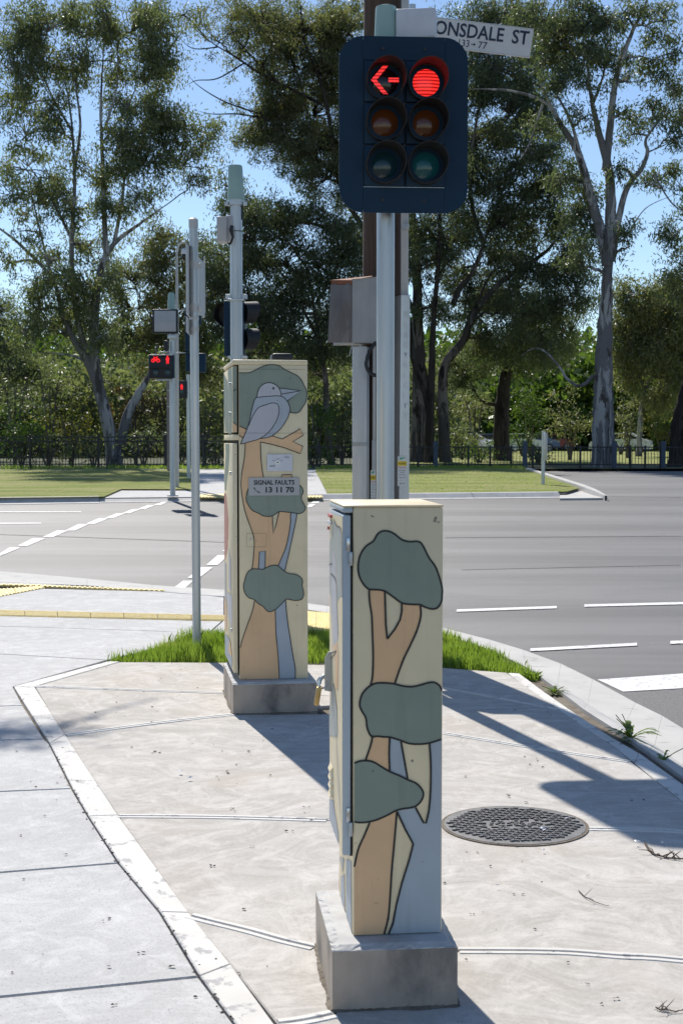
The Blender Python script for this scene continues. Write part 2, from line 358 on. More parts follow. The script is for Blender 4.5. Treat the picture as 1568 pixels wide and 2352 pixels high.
# near side: paved land, built as a thick base with slabs on it
edge = [(-900, 1262), (-300, 1292), (0, 1313), (200, 1330), (350, 1345), (515, 1356), (707, 1387), (750, 1393), (880, 1416), (1019, 1444), (1124, 1471), (1200, 1494), (1287, 1526), (1360, 1562), (1458, 1616), (1519, 1646), (1568, 1676), (1720, 1765), (2200, 2060), (3400, 2760)]
back = [(-900, 1290), (-300, 1318), (0, 1337), (200, 1345), (350, 1358), (515, 1370), (707, 1401), (750, 1407), (880, 1429), (1019, 1459), (1124, 1492), (1212, 1535), (1275, 1580), (1340, 1630), (1415, 1678), (1490, 1728), (1568, 1785), (1700, 1875), (2130, 2160), (3300, 2900)]
eg = [G(x, y, RO) for x, y in edge]; bg = [G(x, y, 0) for x, y in back]
land = [(p.x, p.y) for p in bg]+[(9, -12), (-40, -12), (-40, bg[0].y)]
foot = struct(sheet(MB(), land, -.022, False), 'footpath', M['soil'])
kb = thing('kerb', 'low sloping concrete kerb and gutter curving along the near edge of the road', 'kerb', (1.5, 8, 0))
for i in range(len(eg)-1):
    for sub in range(1):
        t0, t1 = 0, 1
        L = lambda a, b, t: a.lerp(b, t)
        E0, E1, B0, B1 = L(eg[i], eg[i+1], t0), L(eg[i], eg[i+1], t1), L(bg[i], bg[i+1], t0), L(bg[i], bg[i+1], t1)
        g0 = .003/max((E1-E0).length, .05); g0 = g0 if i % 2 else 0; E0, E1 = L(E0, E1, g0), L(E0, E1, 1-g0); B0, B1 = L(B0, B1, g0), L(B0, B1, 1-g0)
        mb = MB(); rows = []
        for a, b in ((E0, B0), (E1, B1)):
            rows.append([a+Vector((0, 0, -.05)), a+Vector((0, 0, .006)), L(a, b, .62)+Vector((0, 0, -.045)), L(a, b, .85)+Vector((0, 0, .0)), b+Vector((0, 0, .002)), b+Vector((0, 0, -.12))])
            rows[-1][2].z = a.z+.022; rows[-1][3].z = b.z-.018
        n = 6; mb.add(rows[0]+rows[1], [(k, k+1, n+k+1, n+k) for k in range(5)]+[tuple(range(6)), tuple(range(11, 5, -1))])
        mb.build('gutter_slab', M['kerb'], kb)
# darker, newer asphalt band along the near kerb
nb = [(p.x, p.y) for p in eg[11:]]; far_ = [G(x, y, RO) for x, y in ((3400, 2600), (2300, 1590), (1960, 1535), (1568, 1552), (1373, 1564))]
struct(sheet(MB(), nb+[(p.x, p.y) for p in far_], RO+.003), 'road_edge_strip', M['asphalt_near'])
# left footpath panels
BO = [(250, 1519), (32, 1577), (72, 1640), (115, 1707), (170, 1815), (205, 1875), (275, 1982), (370, 2095), (460, 2242), (542, 2352), (660, 2520)]
BI = [(275, 1520), (80, 1577), (115, 1633), (150, 1688), (215, 1787), (272, 1873), (350, 1980), (435, 2097), (530, 2215), (630, 2352), (760, 2530)]
X0 = -500
panels = [
 [(X0, 1318), (0, 1337), (0, 1343), (X0, 1330)],
 [(0, 1371), (100, 1352), (380, 1359), (515, 1371), (515, 1415), (0, 1402), (X0, 1388), (X0, 1392)][:6]+[(X0, 1388), (X0, 1400)],
 [(X0, 1401), (0, 1415), (255, 1421), (510, 1427), (478, 1455), (350, 1449), (0, 1438), (X0, 1422)],
 [(X0, 1422), (0, 1438), (350, 1449), (478, 1455), (350, 1490), (246, 1516), (0, 1502), (X0, 1470)],
 [(X0, 1470), (0, 1502), (246, 1516), (32, 1577), (55, 1620), (0, 1622), (X0, 1636)],
 [(X0, 1636), (0, 1622), (55, 1620), (104, 1697), (0, 1700), (X0, 1715)],
 [(X0, 1715), (0, 1700), (104, 1697), (115, 1707), (167, 1811), (0, 1818), (X0, 1840)],
 [(X0, 1840), (0, 1818), (167, 1811), (205, 1875), (275, 1982), (0, 2004), (X0, 2045)],
 [(X0, 2045), (0, 2004), (275, 1982), (370, 2095), (460, 2243), (0, 2290), (X0, 2345)],
 [(X0, 2345), (0, 2290), (460, 2243), (542, 2352), (660, 2520), (900, 2900), (X0, 3100)]]
panels[0] = [(X0, 1306), (0, 1337), (100, 1341), (350, 1358), (515, 1371), (380, 1356), (100, 1344), (0, 1342), (X0, 1322)]
panels[1] = [(X0, 1390), (0, 1371), (100, 1352), (380, 1359), (515, 1372), (515, 1414), (0, 1402), (X0, 1391)]
for i, q in enumerate(panels): slab(q, 'paving_slab', M['path'], foot, gap=.006 if i else .002, bev=i > 2)
slab([(515, 1372), (707, 1402), (690, 1404), (690, 1455), (478, 1455), (510, 1427), (515, 1414)], 'paving_slab', M['path'], foot)
slab([(764, 1411), (880, 1431), (1019, 1461), (1006, 1462), (764, 1456)], 'paving_slab', M['path'], foot)
# apron slabs inside the white band; joints fan out around the cabinets
ap = [
 [(275, 1521), (520, 1522), (1019, 1534), (1163, 1545), (1284, 1630), (1017, 1580), (760, 1598), (515, 1593), (82, 1577)],
 [(82, 1578), (515, 1593), (760, 1598), (760, 1620), (537, 1642), (150, 1689), (112, 1630)],
 [(1017, 1580), (1284, 1630), (1420, 1722), (1450, 1750), (1200, 1714), (1017, 1684), (760, 1640), (760, 1598)],
 [(150, 1690), (537, 1642), (760, 1640), (1017, 1684), (1200, 1714), (1450, 1750), (1568, 1842), (1700, 1945), (1568, 1911), (1342, 1903), (1015, 1890), (750, 1884), (273, 1875), (212, 1785)],
 [(273, 1876), (750, 1885), (1015, 1891), (1342, 1905), (1568, 1912), (1700, 1947), (2100, 2260), (1568, 2204), (1276, 2184), (1054, 2182), (720, 2176), (435, 2103), (350, 1982)],
 [(436, 2105), (720, 2178), (770, 2200), (770, 2330), (640, 2354), (530, 2216)],
 [(770, 2186), (1054, 2186), (1276, 2190), (1568, 2209), (2100, 2268), (3000, 3300), (770, 2700), (640, 2358), (770, 2332)]]
for q in ap: slab(q, 'apron_slab', M['apron'], foot, gap=.001)
def strip(px, wd, name, off=.003, mat=None, both=True):
    pts = smooth([tuple(G(x, y)[:2]) for x, y in px], 4, False) if len(px) > 2 else [tuple(G(x, y)[:2]) for x, y in px]
    mb = MB()
    for sgn in ((-1, 1) if both else (0,)):
        o = []
        for i, p in enumerate(pts):
            a = pts[max(i-1, 0)]; c = pts[min(i+1, len(pts)-1)]; dx, dy = c[0]-a[0], c[1]-a[1]; l = math.hypot(dx, dy)
            k = sgn*(wd/2+.003); o.append((p[0]-dy/l*k, p[1]+dx/l*k))
        ww = wd
        for zz in (0,):
            Lp, Rp = [], []
            for i, p in enumerate(o):
                a = o[max(i-1, 0)]; c = o[min(i+1, len(o)-1)]; dx, dy = c[0]-a[0], c[1]-a[1]; l = math.hypot(dx, dy)
                nx, ny = -dy/l*ww/2, dx/l*ww/2; Lp.append(Vector((p[0]+nx, p[1]+ny, B(p[1])-.004))); Rp.append(Vector((p[0]-nx, p[1]-ny, B(p[1])-.004)))
            n = len(o); mid = [Vector((x, y, B(y)+off)) for x, y in o]
            Li = [l_.lerp(m_, .35) for l_, m_ in zip(Lp, mid)]; Ri = [l_.lerp(m_, .35) for l_, m_ in zip(Rp, mid)]
            for a_, b_ in ((Li, Ri),):
                for q in a_+b_: q.z = B(q.y)+off
            mb.add(Lp+Li+Ri+Rp, [(r*n+i, r*n+i+1, (r+1)*n+i+1, (r+1)*n+i) for r in range(3) for i in range(n-1)])
    return mb.build(name, mat or M['band'], foot)
for px, wd in (([(82, 1577), (515, 1592)], .03), ([(150, 1689), (340, 1663), (537, 1641)], .03), ([(273, 1875), (500, 1877), (750, 1884)], .028), ([(1342, 1904), (1568, 1911), (1700, 1945)], .028),
               ([(436, 2104), (490, 2118), (575, 2139), (650, 2160), (722, 2177)], .026), ([(1054, 2184), (1276, 2186), (1420, 2196), (1568, 2206), (2100, 2266)], .026),
               ([(1017, 1684), (1200, 1714), (1445, 1750)], .024), ([(1017, 1580), (1284, 1630)], .016), ([(642, 2352), (700, 2344), (766, 2330)], .028)):
    strip(px, wd, 'tooled_joint')
def band(outer, inner, brk):
    for a, b in zip(brk[:-1], brk[1:]):
        slab(outer[a:b+1]+inner[a:b+1][::-1], 'edge_band', M['band'], foot, off=.002, gap=.0005)
band(BO, BI, [0, 1, 3, 5, 7, 8, 10])
RO_ = [(1192, 1547), (1250, 1590), (1306, 1629), (1352, 1660), (1401, 1692), (1466, 1730), (1568, 1802), (1720, 1915), (2180, 2270)]
RI_ = [(1166, 1546), (1230, 1594), (1284, 1631), (1345, 1673), (1409, 1714), (1456, 1752), (1568, 1842), (1700, 1946), (2130, 2290)]
band(RO_, RI_, [0, 2, 5, 6, 8])
# tactile paving
def ribs(quad, n, name, group=None, m='yellow'):
    """raised bars across a tile quad (world xy corner list)"""
    a, b, c, d = [Vector(q) for q in quad]; mb = MB()
    for k in range(n):
        t = (k+.5)/n; h = .33/n
        p = [a.lerp(b, t-h), a.lerp(b, t+h), d.lerp(c, t+h), d.lerp(c, t-h)]
        ctr = sum(p, Vector((0, 0)))/4; q = [x.lerp(ctr, .05) for x in p]; z = B(ctr.y)
        q2 = [x.lerp(ctr, .05) for x in q]
        q2 = [p[0].lerp(p[1], .25), p[1].lerp(p[0], .25), p[2].lerp(p[3], .25), p[3].lerp(p[2], .25)]
        mb.add([(*x, z+.006) for x in p]+[(*x, z+.013) for x in q2], [(4, 5, 6, 7)]+[(i, (i+1) % 4, 4+(i+1) % 4, 4+i) for i in range(4)])
    return mb
def tactile(quad_px, nx, ny, nrib, turn=False, zo=0):
    q = [Vector(x) for x in gp(quad_px)]
    for i in range(nx):
        for j in range(ny):
            f = lambda s, t: (q[0].lerp(q[1], s)).lerp(q[3].lerp(q[2], s), t)
            e = .01
            c = [f((i+e)/nx, (j+e)/ny), f((i+1-e)/nx, (j+e)/ny), f((i+1-e)/nx, (j+1-e)/ny), f((i+e)/nx, (j+1-e)/ny)]
            mb = MB(); mb.prism([tuple(x) for x in c], lambda a, b, d: Vector((a, b, B(b)+d)), -.01+zo, .006+zo)
            t = mb.build('tactile_tile', M['yellow'], foot)
            rb_ = ribs([tuple(x) for x in (c if not turn else c[1:]+c[:1])], nrib, 'x'); rb_.v = [v+Vector((0, 0, zo)) for v in rb_.v]; rb = rb_.build('tactile_bars', M['yellow'], t)
tactile([(-380, 1393), (518, 1414.5), (518, 1426), (-380, 1406)], 12, 1, 8, True, zo=-.004)
tactile([(-110, 1362), (98, 1346), (104, 1350), (-110, 1392)], 3, 1, 8, zo=-.004)
tactile([(-140, 1338), (98, 1344.5), (98, 1347), (-140, 1342)], 3, 1, 6)
tactile([(98, 1345), (380, 1356.5), (378, 1358.5), (98, 1348)], 4, 1, 6)
tactile([(690, 1404), (762, 1410), (762, 1453), (690, 1453)], 2, 3, 7)
# road paint
def mark(px, off=.007):
    sheet(MKS, gp(px, RO), RO+off)
def line(x0, y0, x1, y1, t0, t1=None):
    t1 = t1 or t0; return [(x0, y0-t0/2), (x1, y1-t1/2), (x1, y1+t1/2), (x0, y0+t0/2)]
Z8 = lambda pts: [(x/2, 972.2+y/2) for x, y in pts]
dashes = [Z8([(-130, 654), (-40, 618), (20, 573+29), (-60, 650)]), Z8([(0, 600), (46, 573), (95, 573), (0, 612)]), Z8([(82, 565), (152, 530), (210, 530), (125, 566)]), Z8([(196, 525), (262, 495), (312, 495), (243, 525)]),
          Z8([(302, 494), (362, 465), (408, 465), (345, 494)]), Z8([(397, 463), (455, 438), (497, 439), (438, 463)]), Z8([(483, 437), (535, 416), (573, 416), (520, 437)]),
          Z8([(560, 415), (610, 396), (645, 396), (595, 415)]), Z8([(632, 396), (680, 377), (712, 378), (668, 396)]), Z8([(705, 377), (745, 363), (770, 363), (735, 378)]),
          Z8([(948, 653), (1000, 608), (1050, 608), (1000, 653)]), Z8([(862, 713), (922, 664), (978, 664), (915, 713)]), Z8([(800, 757), (840, 726), (886, 726), (850, 760)]), Z8([(1020, 590), (1065, 560), (1110, 560), (1070, 590)]), Z8([(1090, 545), (1130, 515), (1170, 515), (1140, 545)]),
          [(713, 1156), (728, 1148), (740, 1148), (731, 1156)], [(704, 1165), (712, 1158), (726, 1158), (716, 1165)]]
for q in dashes:
    MKS = MB(); mark(q); o = struct(MKS, 'crossing_line', M['mark'])
for q in (line(-300, 1176, 187, 1176.5, 1.6), line(-300, 1204, 95, 1202.5, 2), line(1048, 1404, 1278, 1396, 5.5), line(1341, 1392.5, 1640, 1385, 5.5), line(1720, 1383, 1960, 1377, 6), line(1217, 1494.5, 1462, 1481.5, 6.5), line(1538, 1477.5, 1780, 1466, 7),
          [(1371, 1563), (1568, 1549), (1900, 1528), (1990, 1556), (1568, 1583), (1430, 1591)]):
    MKS = MB(); mark(q); struct(MKS, 'lane_marking', M['mark'])
MKS = MB(); 
for a, b in (((1022, 1235.2), (1568, 1231.5)), ((1060, 1309), (1560, 1298)), ((0, 1228), (520, 1246))):
    mark(line(*a, *b, .8), .005)
struct(MKS, 'road_seam', M['asphalt_near'])
# far side: verge, kerb, crossing pad
k0, k1 = G(0, 1143.7), G(1325, 1130); kd = (k1-k0); kd.z = 0; kd.normalize(); kn = Vector((kd.y, -kd.x, 0))   # kn points to the camera side
def K(s, off, z): p = k0+kd*s+kn*off; return Vector((p.x, p.y, B(p.y)+z))
fv = [K(-90, 0, 0), K((G(240, 1141)-k0).dot(kd), 0, 0)]
lawn_l = [tuple(K(-90, 0, 0)[:2])]+gp([(240, 1142), (279, 1124.5), (439, 1125), (439, 1079)])+[(-140, G(0, 1076).y)]
struct(sheet(MB(), lawn_l, .012), 'grass_verge', M['lawn'])
lawn_r = gp([(742, 1137), (747, 1125), (724, 1080), (724, 1074), (1100, 1074), (1203, 1078), (1325, 1121)])+[tuple(K((G(1325, 1121)-k0).dot(kd)-1.2, 0, 0)[:2])]
lawn_r = gp([(752, 1136), (747, 1125), (724, 1080), (724, 1073), (1100, 1073), (1206, 1078.5), (1330, 1122), (1300, 1130.5)])
struct(sheet(MB(), lawn_r, .012), 'grass_verge', M['lawn'])
struct(sheet(MB(), [tuple(K(-90, .0, 0)[:2])]+gp([(1300, 1131), (1330, 1122), (1212, 1079)])+[(G(1206, 1078.5).x, 51), (-140, 51)], -.02), 'crossing_path', M['path'])
struct(sheet(MB(), [tuple(p) for p in (G(1380, 1141, RO)[:2], G(1206, 1079)[:2], G(1206, 1076)[:2])]+[(70, G(1206, 1076).y), (70, 29), (20, 29)], RO+.005), 'side_road', M['asphalt'])
struct(sheet(MB(), [(-300, G(0, 1076).y), (300, G(0, 1076).y), (300, 1390), (-300, 1390)], -.01), 'park_grass', M['earth'])
struct(sheet(MB(), [(3, 60), (60, 60), (60, 135), (3, 135)], .0), 'park_lawn', M['lawn'])
fk = thing('kerb', 'upright concrete kerb along the grass verge on the far side of the road', 'kerb', K(10, 0, 0))
s = -60
while s < 18:
    x = CX+F*K(s+1, 0, 0).x/K(s+1, 0, 0).y
    h = .02 if 262 < x < 752 else 0
    if x > 1335: break
    mb = MB(); a, b = s+.006, s+1.994; prof = [(0, -.15), (0, .016), (.09, .014), (.13, .002), (.27, -.088), (.62, -.090), (.62, -.2)]
    if h: prof = [(0, -.15), (0, -.012), (.1, -.02), (.3, -.085), (.5, -.09), (.5, -.2)]
    n = len(prof); mb.add([K(a, p, z) for p, z in prof]+[K(b, p, z) for p, z in prof], [(k, k+1, n+k+1, n+k) for k in range(n-1)]+[tuple(range(n)), tuple(range(2*n-1, n-1, -1))])
    mb.build('kerb_stone', M['kerb'], fk); s += 2
ns = gp([(1285, 1131), (1318, 1123), (1345, 1125), (1394, 1139), (1390, 1143), (1285, 1144)], -.05)
MB().prism(ns, lambda a, b, d: Vector((a, b, B(b)+d)), -.2, -.055).build('kerb_stone', M['kerb'], fk)
fk2 = thing('kerb', 'narrow concrete kerb where the side road turns in beside the grass tip', 'kerb', G(1300, 1110))
pk = [G(x, y) for x, y in ((1206, 1079), (1262, 1098), (1325, 1119), (1352, 1129), (1388, 1139))]
pk2 = [G(x, y) for x, y in ((1220, 1078.6), (1286, 1098), (1352, 1119), (1378, 1130), (1394, 1140))]
for i in range(len(pk)-1):
    mb = MB(); a, b, c, d = pk[i], pk[i+1], pk2[i+1], pk2[i]; up = Vector((0, 0, .06)); dn = Vector((0, 0, -.1))
    m1, m2 = a.lerp(d, .6), b.lerp(c, .6)
    if i == len(pk)-2: up2 = Vector((0, 0, .012))
    else: up2 = up
    mb.add([a+dn, b+dn, a+up, b+up2, m1+up, m2+up2, d+Vector((0, 0, .01)), c+Vector((0, 0, .01)), d+dn, c+dn], [(0, 1, 3, 2), (2, 3, 5, 4), (4, 5, 7, 6), (6, 7, 9, 8)]); mb.build('kerb_stone', M['kerb'], fk2)
tactile([(455, 1132.5), (738, 1132.5), (742, 1141), (455, 1141)], 6, 1, 6, zo=-.022)
# manhole cover
mc = G(1181, 1897); MR = .274
mh = thing('manhole_cover', 'round cast-iron manhole cover with a chevron tread set in the concrete apron', 'manhole cover', mc)
mb = MB(); mb.tube([mc+Vector((0, 0, -.03)), mc+Vector((0, 0, .0045)), mc+Vector((0, 0, .0046))], [MR+.012, MR+.012, MR+.004], 72); mb.build('frame', M['soil'], mh)
mb = MB(); mb.tube([mc+Vector((0, 0, -.02)), mc+Vector((0, 0, .006))], [MR, MR], 72); mb.build('lid', M['iron'], mh)
mb = MB(); th = R(8)
for j in range(-11, 12):
    for i in range(-7, 8):
        cx_, cy_ = i*.0405+(.02 if j % 2 else 0), j*.0255
        if math.hypot(cx_, cy_) > MR-.025: continue
        if abs(cy_) < .06 and abs(cx_) < .13: continue
        for sg in (-1, 1):
            p0 = Vector((cx_, cy_+.004, 0)); p1 = Vector((cx_+sg*.017, cy_-.004, 0)); d = (p1-p0).normalized(); n_ = Vector((-d.y, d.x, 0))*.0045
            q = [p0-n_, p1-n_, p1+n_, p0+n_]; rot = Matrix.Rotation(th, 3, 'Z')
            mb.add([mc+rot@v+Vector((0, 0, .005)) for v in q]+[mc+rot@(v*.99)+Vector((0, 0, .012)) for v in q], [(4, 5, 6, 7)]+[(k, (k+1) % 4, 4+(k+1) % 4, 4+k) for k in range(4)])
mb.build('tread', M['iron'], mh, kind='stuff')
mb = MB(); rnd = random.Random(3)
for k in range(70):
    a = Vector((rnd.uniform(-.13, .13), rnd.uniform(-.055, .055), .006)); mb.box(a.x-.008, a.x+.006, a.y-.003, a.y+.003, .005, .011, Fr(mc, th+rnd.uniform(-.2, .2)))
mb.build('worn_lettering', M['iron'], mh, kind='stuff')

# ------------------------------------------------------------ painted cabinets
Z4 = lambda pts: [(690+.2453*x, 1116.4+.2453*y) for x, y in pts]
Z5 = lambda pts: [(690+.2933*x, 1662+.2933*y) for x, y in pts]
Z2 = lambda pts: [(439+.22*x, 802.8+.22*y) for x, y in pts]
Z3 = lambda pts: [(439+.22*x, 1191.7+.22*y) for x, y in pts]
class Wall:
    """painted artwork on a flat wall: px outlines are put onto the plane and stacked as thin paint layers"""
    def __init__(s, fr, parent, axis, d, lo, hi):
        s.fr, s.parent, s.axis, s.d, s.lo, s.hi = fr, parent, axis, d, lo, hi; s.k = 0
    def pt(s, x, y):
        if s.axis == 'v': p0, n, = s.fr(0, s.d, 0), s.fr.V
        else: p0, n = s.fr(s.d, 0, 0), s.fr.U
        u, v, z = s.fr.loc(on_plane(x, y, p0, n)); a = u if s.axis == 'v' else v
        return (min(max(a, s.lo[0]), s.hi[0]), min(max(z, s.lo[1]), s.hi[1]))
    def fn(s):
        off = -.0005-.00025*s.k
        if s.axis == 'v': return lambda a, b: s.fr(a, s.d+off, b)
        return lambda a, b: s.fr(s.d+off, a, b)
    def fill(s, name, pts, mat, sm=False):
        q = [s.pt(x, y) for x, y in pts]; q = smooth(q, 5) if sm else q
        q = [(min(max(a, s.lo[0]), s.hi[0]), min(max(b, s.lo[1]), s.hi[1])) for a, b in q]
        out = []
        for a in q:
            if not out or (abs(a[0]-out[-1][0])+abs(a[1]-out[-1][1])) > 1e-5: out.append(a)
        o = MB().fill(out, s.fn()).build(name, mat, s.parent, recalc=False); s.k += 1; return o
    def lines(s, name, ls, wd, closed=False, sm=True):
        if len(ls) > 1:
            k0 = s.k
            for l in ls: s.k = k0; s.lines(name, [l], wd, closed, sm)
            return
        mb = MB()
        for l in ls:
            q = [s.pt(x, y) for x, y in l]; q = smooth(q, 5, closed) if sm else q
            mb.ribbon(q, wd, s.fn(), closed)
        o = mb.build(name, M['line'], s.parent, recalc=False); s.k += 1; return o
def plinth(fr, Wd, Ln, z1, z2, ins, parent):
    mb = MB(); r = lambda i, z: [fr(i, i, z), fr(Wd-i, i, z), fr(Wd-i, Ln-i, z), fr(i, Ln-i, z)]
    mb.add(r(0, -.05)+r(0, z1), [(k, (k+1) % 4, 4+(k+1) % 4, 4+k) for k in range(4)]); a = mb.build('plinth', M['plinth'], parent)
    rr = random.Random(5)
    def loop(i, z, j, n=26):
        c_ = [(i, i), (Wd-i, i), (Wd-i, Ln-i), (i, Ln-i)]; out = []
        for k in range(4):
            for m_ in range(n):
                t = m_/n; a = c_[k][0]+(c_[(k+1) % 4][0]-c_[k][0])*t; b = c_[k][1]+(c_[(k+1) % 4][1]-c_[k][1])*t
                q = rr.random(); e = j*(q**4)*3 if m_ not in (0,) else j; nx, ny = ((0, 1), (-1, 0), (0, -1), (1, 0))[k]
                out.append(fr(a+nx*e, b+ny*e, z-(j*rr.random()*.9)))
        return out
    n4 = 104; mb = MB(); mb.add(loop(0, z1, .0, 26)+loop(.0, z1+.004, .0035)+loop(ins*.55, z2-.004, .003)+loop(ins, z2, .0012), [(n4*q+k, n4*q+(k+1) % n4, n4*(q+1)+(k+1) % n4, n4*(q+1)+k) for q in (0, 1, 2) for k in range(n4)]+[tuple(range(3*n4, 4*n4))])
    dm = MB(); c_ = [(0, 0), (Wd, 0), (Wd, Ln), (0, Ln)]
    for k in range(4):
        A_, B_2 = c_[k], c_[(k+1) % 4]; nx, ny = ((0, -1), (1, 0), (0, 1), (-1, 0))[k]; n = 40; ins_, out_ = [], []
        for m_ in range(n+1):
            t = m_/n; a = A_[0]+(B_2[0]-A_[0])*t; b = A_[1]+(B_2[1]-A_[1])*t; w_ = .003+.016*max(0, noise.noise(Vector((a*9, b*9, k+.5)))+.25)+.004*rr.random()
            ins_.append(fr(a-nx*.004, b-ny*.004, .006+.004*rr.random())); out_.append(fr(a+nx*w_, b+ny*w_, .0012))
        dm.add(ins_+out_, [(i, i+1, n+1+i+1, n+1+i) for i in range(n)])
    dm.build('dirt_line', M['soil'], parent)
    b = mb.build('plinth_top', M['plinth_top'], parent)
# ---- near, low pillar
A1 = R(6.0); g = G(763, 2324); f1 = Fr((g.x, g.y, 0), A1)
zo = P(764.8, 2187, g.y).z; zt = zo+.012
W1 = f1.loc(rz(1053, 2181, zo))[0]; L1 = .50
c1 = thing('low_service_pillar', 'low narrow metal service pillar painted with gum trees, on a concrete plinth in front', 'electrical cabinet', f1(W1/2, L1/2, 0))
plinth(f1, W1, L1, zo, zt, .022, c1)
q = f1.loc(rz(810.5, 2149.5, zt)); ub, vb = q[0], q[1]
n1 = f1.V; uB = f1.loc(on_plane(1010.5, 2149, f1(0, vb, 0), n1))[0]; uT = f1.loc(on_plane(1019, 1300, f1(0, vb, 0), n1))[0]
u2 = (uB+uT)/2+.001; zT = f1.loc(on_plane(915, 1163.5, f1(0, vb, 0), n1))[2]; DP = .365
ud0 = f1.loc(on_plane(787.0, 1500, f1(0, vb, 0), n1))[0]; zd0 = f1.loc(on_plane(793, 1966, f1(0, vb, 0), n1))[2]; zd1 = f1.loc(on_plane(793, 1183.5, f1(0, vb, 0), n1))[2]; zl = f1.loc(on_plane(793, 1178, f1(0, vb, 0), n1))[2]
print('CAB1', W1, L1, zo, ub, vb, u2, zT, ud0, zd0, zd1)
MB().box(ub, u2, vb, vb+DP, zt, zT-.0015, f1, .006).build('body', M['beige'], c1, True)
MB().box(ud0+.001, u2+.001, vb-.001, vb+DP+.002, zT-.0015, zT+.004, f1, .0018).build('lid', M['beige'], c1, True)
MB().box(ud0, ub-.0005, vb+.001, vb+DP, zl, zT-.002, f1, .004).build('lid_return', M['doorgrey'], c1, True)
MB().box(ub-.0075, ub+.001, vb+.012, vb+DP-.012, zd0-.004, zl, f1).build('door_gap', M['dark'], c1)
dr = MB().box(ud0, ub-.0065, vb+.002, vb+DP-.002, zd0, zd1, f1, .004).build('door', M['doorgrey'], c1, True)
Wf = Wall(f1, c1, 'v', vb, (ub+.003, zt+.002), (u2-.003, zT-.004))
bg = [(1008, 155), (1120, 125), (1120, 1690), (686, 1690), (720, 1530), (752, 1400), (790, 1250), (850, 1060), (880, 940), (820, 840), (752, 690), (780, 430), (700, 370), (693, 230), (697, 112), (785, 140), (800, 220), (840, 440), (895, 655), (960, 775), (980, 780), (1005, 650), (1020, 480), (1015, 300)]
Wf.fill('painted_backdrop', Z5(bg), M['bluegrey'])
Wf.fill('painted_trunk', Z4([(640, 960), (645, 1080), (665, 1220), (672, 1400), (678, 1600), (672, 1780), (655, 1880), (870, 1880), (950, 1650), (1020, 1500), (1080, 1370), (1115, 1260), (1125, 1190), (1118, 1090), (945, 1080), (945, 1170), (930, 1250), (880, 1340), (810, 1430), (795, 1300), (788, 1150), (790, 980)]), M['tan'])
Wf.fill('painted_trunk', Z5([(562, 85), (550, 160), (505, 300), (570, 300), (697, 378), (693, 230), (697, 112)]), M['tan'])
Wf.fill('painted_trunk', Z5([(752, 675), (735, 900), (712, 1150), (700, 1350), (685, 1520), (648, 1690), (395, 1690), (400, 1120), (450, 1000), (500, 870), (540, 760), (640, 730)]), M['tan'])
CA = Z4([(770, 420), (830, 425), (880, 450), (950, 503), (1020, 520), (1090, 518), (1135, 545), (1200, 670), (1255, 745), (1290, 830), (1325, 950), (1330, 1030), (1315, 1085), (1280, 1138), (1230, 1150), (1170, 1135), (1115, 1110), (1050, 1108), (950, 1095), (870, 1040), (790, 985), (720, 970), (640, 965), (590, 920), (552, 850), (538, 775), (545, 690), (570, 620), (615, 560), (680, 515), (720, 450)])
Wf.fill('painted_crown', CA, M['leafgreen'], True)
CBt = Z4([(1340, 1915), (1300, 1870), (1250, 1838), (1190, 1842), (1120, 1862), (1040, 1878), (950, 1870), (870, 1850), (760, 1842), (690, 1850), (630, 1885), (575, 1950), (552, 2040), (570, 2100), (610, 2170), (620, 2250), (640, 2310), (668, 2345)])+Z5([(600, 98), (650, 103), (700, 106), (780, 130), (850, 155), (930, 160), (1010, 150), (1100, 122)])
Wf.fill('painted_crown', [(1035, CBt[0][1]+6)]+CBt+[(1035, 1695)], M['leafgreen'])
CC = Z5([(410, 308), (470, 292), (530, 290), (580, 305), (640, 342), (700, 376), (780, 410), (840, 440), (900, 465), (942, 505), (960, 550), (945, 600), (905, 642), (860, 657), (800, 665), (745, 680), (680, 715), (600, 750), (530, 768), (470, 774), (412, 768)])
Wf.fill('painted_crown', [(800, CC[0][1]+2)]+CC+[(800, CC[-1][1]-2)], M['leafgreen'])
lw = .0052
Wf.lines('painted_outline', [CA], lw, True)
Wf.lines('painted_outline', [CBt, CC], lw)
Wf.lines('painted_outline', [Z4([(640, 975), (645, 1080), (665, 1220), (672, 1400), (678, 1600), (672, 1780), (655, 1860)]), Z4([(1118, 1112), (1125, 1190), (1115, 1260), (1080, 1370), (1020, 1500), (950, 1650), (880, 1850)]),
    Z5([(562, 90), (550, 160), (508, 285)]), Z5([(697, 112), (692, 230), (697, 372)]), Z5([(785, 140), (812, 290), (838, 440)]), Z5([(1008, 155), (1018, 330), (1015, 540), (1003, 680)]),
    Z5([(540, 775), (500, 870), (450, 985), (405, 1120)]), Z5([(752, 688), (735, 900), (712, 1150), (700, 1350), (685, 1520), (652, 1672)])], lw)
Wf.lines('painted_outline', [Z4([(788, 990), (792, 1150), (797, 1300), (810, 1430)]), Z4([(810, 1430), (880, 1340), (930, 1250), (945, 1170), (945, 1095)]), Z5([(1003, 680), (980, 778), (962, 775), (898, 655)]),
    Z5([(755, 690), (820, 830), (880, 940)]), Z5([(880, 940), (850, 1060), (790, 1250), (750, 1410), (722, 1560), (688, 1672)])], lw, sm=False)
Ws = Wall(f1, c1, 'u', ud0, (vb+.006, zd0+.004), (vb+DP-.006, zd1-.004))
Ws.fill('painted_door_ground', [(748, 1175), (790, 1150), (790, 1990), (748, 1900)], M['beige'])
Ws.fill('painted_bush', Z4([(315, 310), (345, 375), (370, 385), (387, 430), (392, 560), (392, 1040), (372, 1035), (355, 1085), (340, 1040), (300, 1100), (265, 980), (252, 800), (258, 600), (275, 520), (295, 460), (300, 380)]), M['mist'])
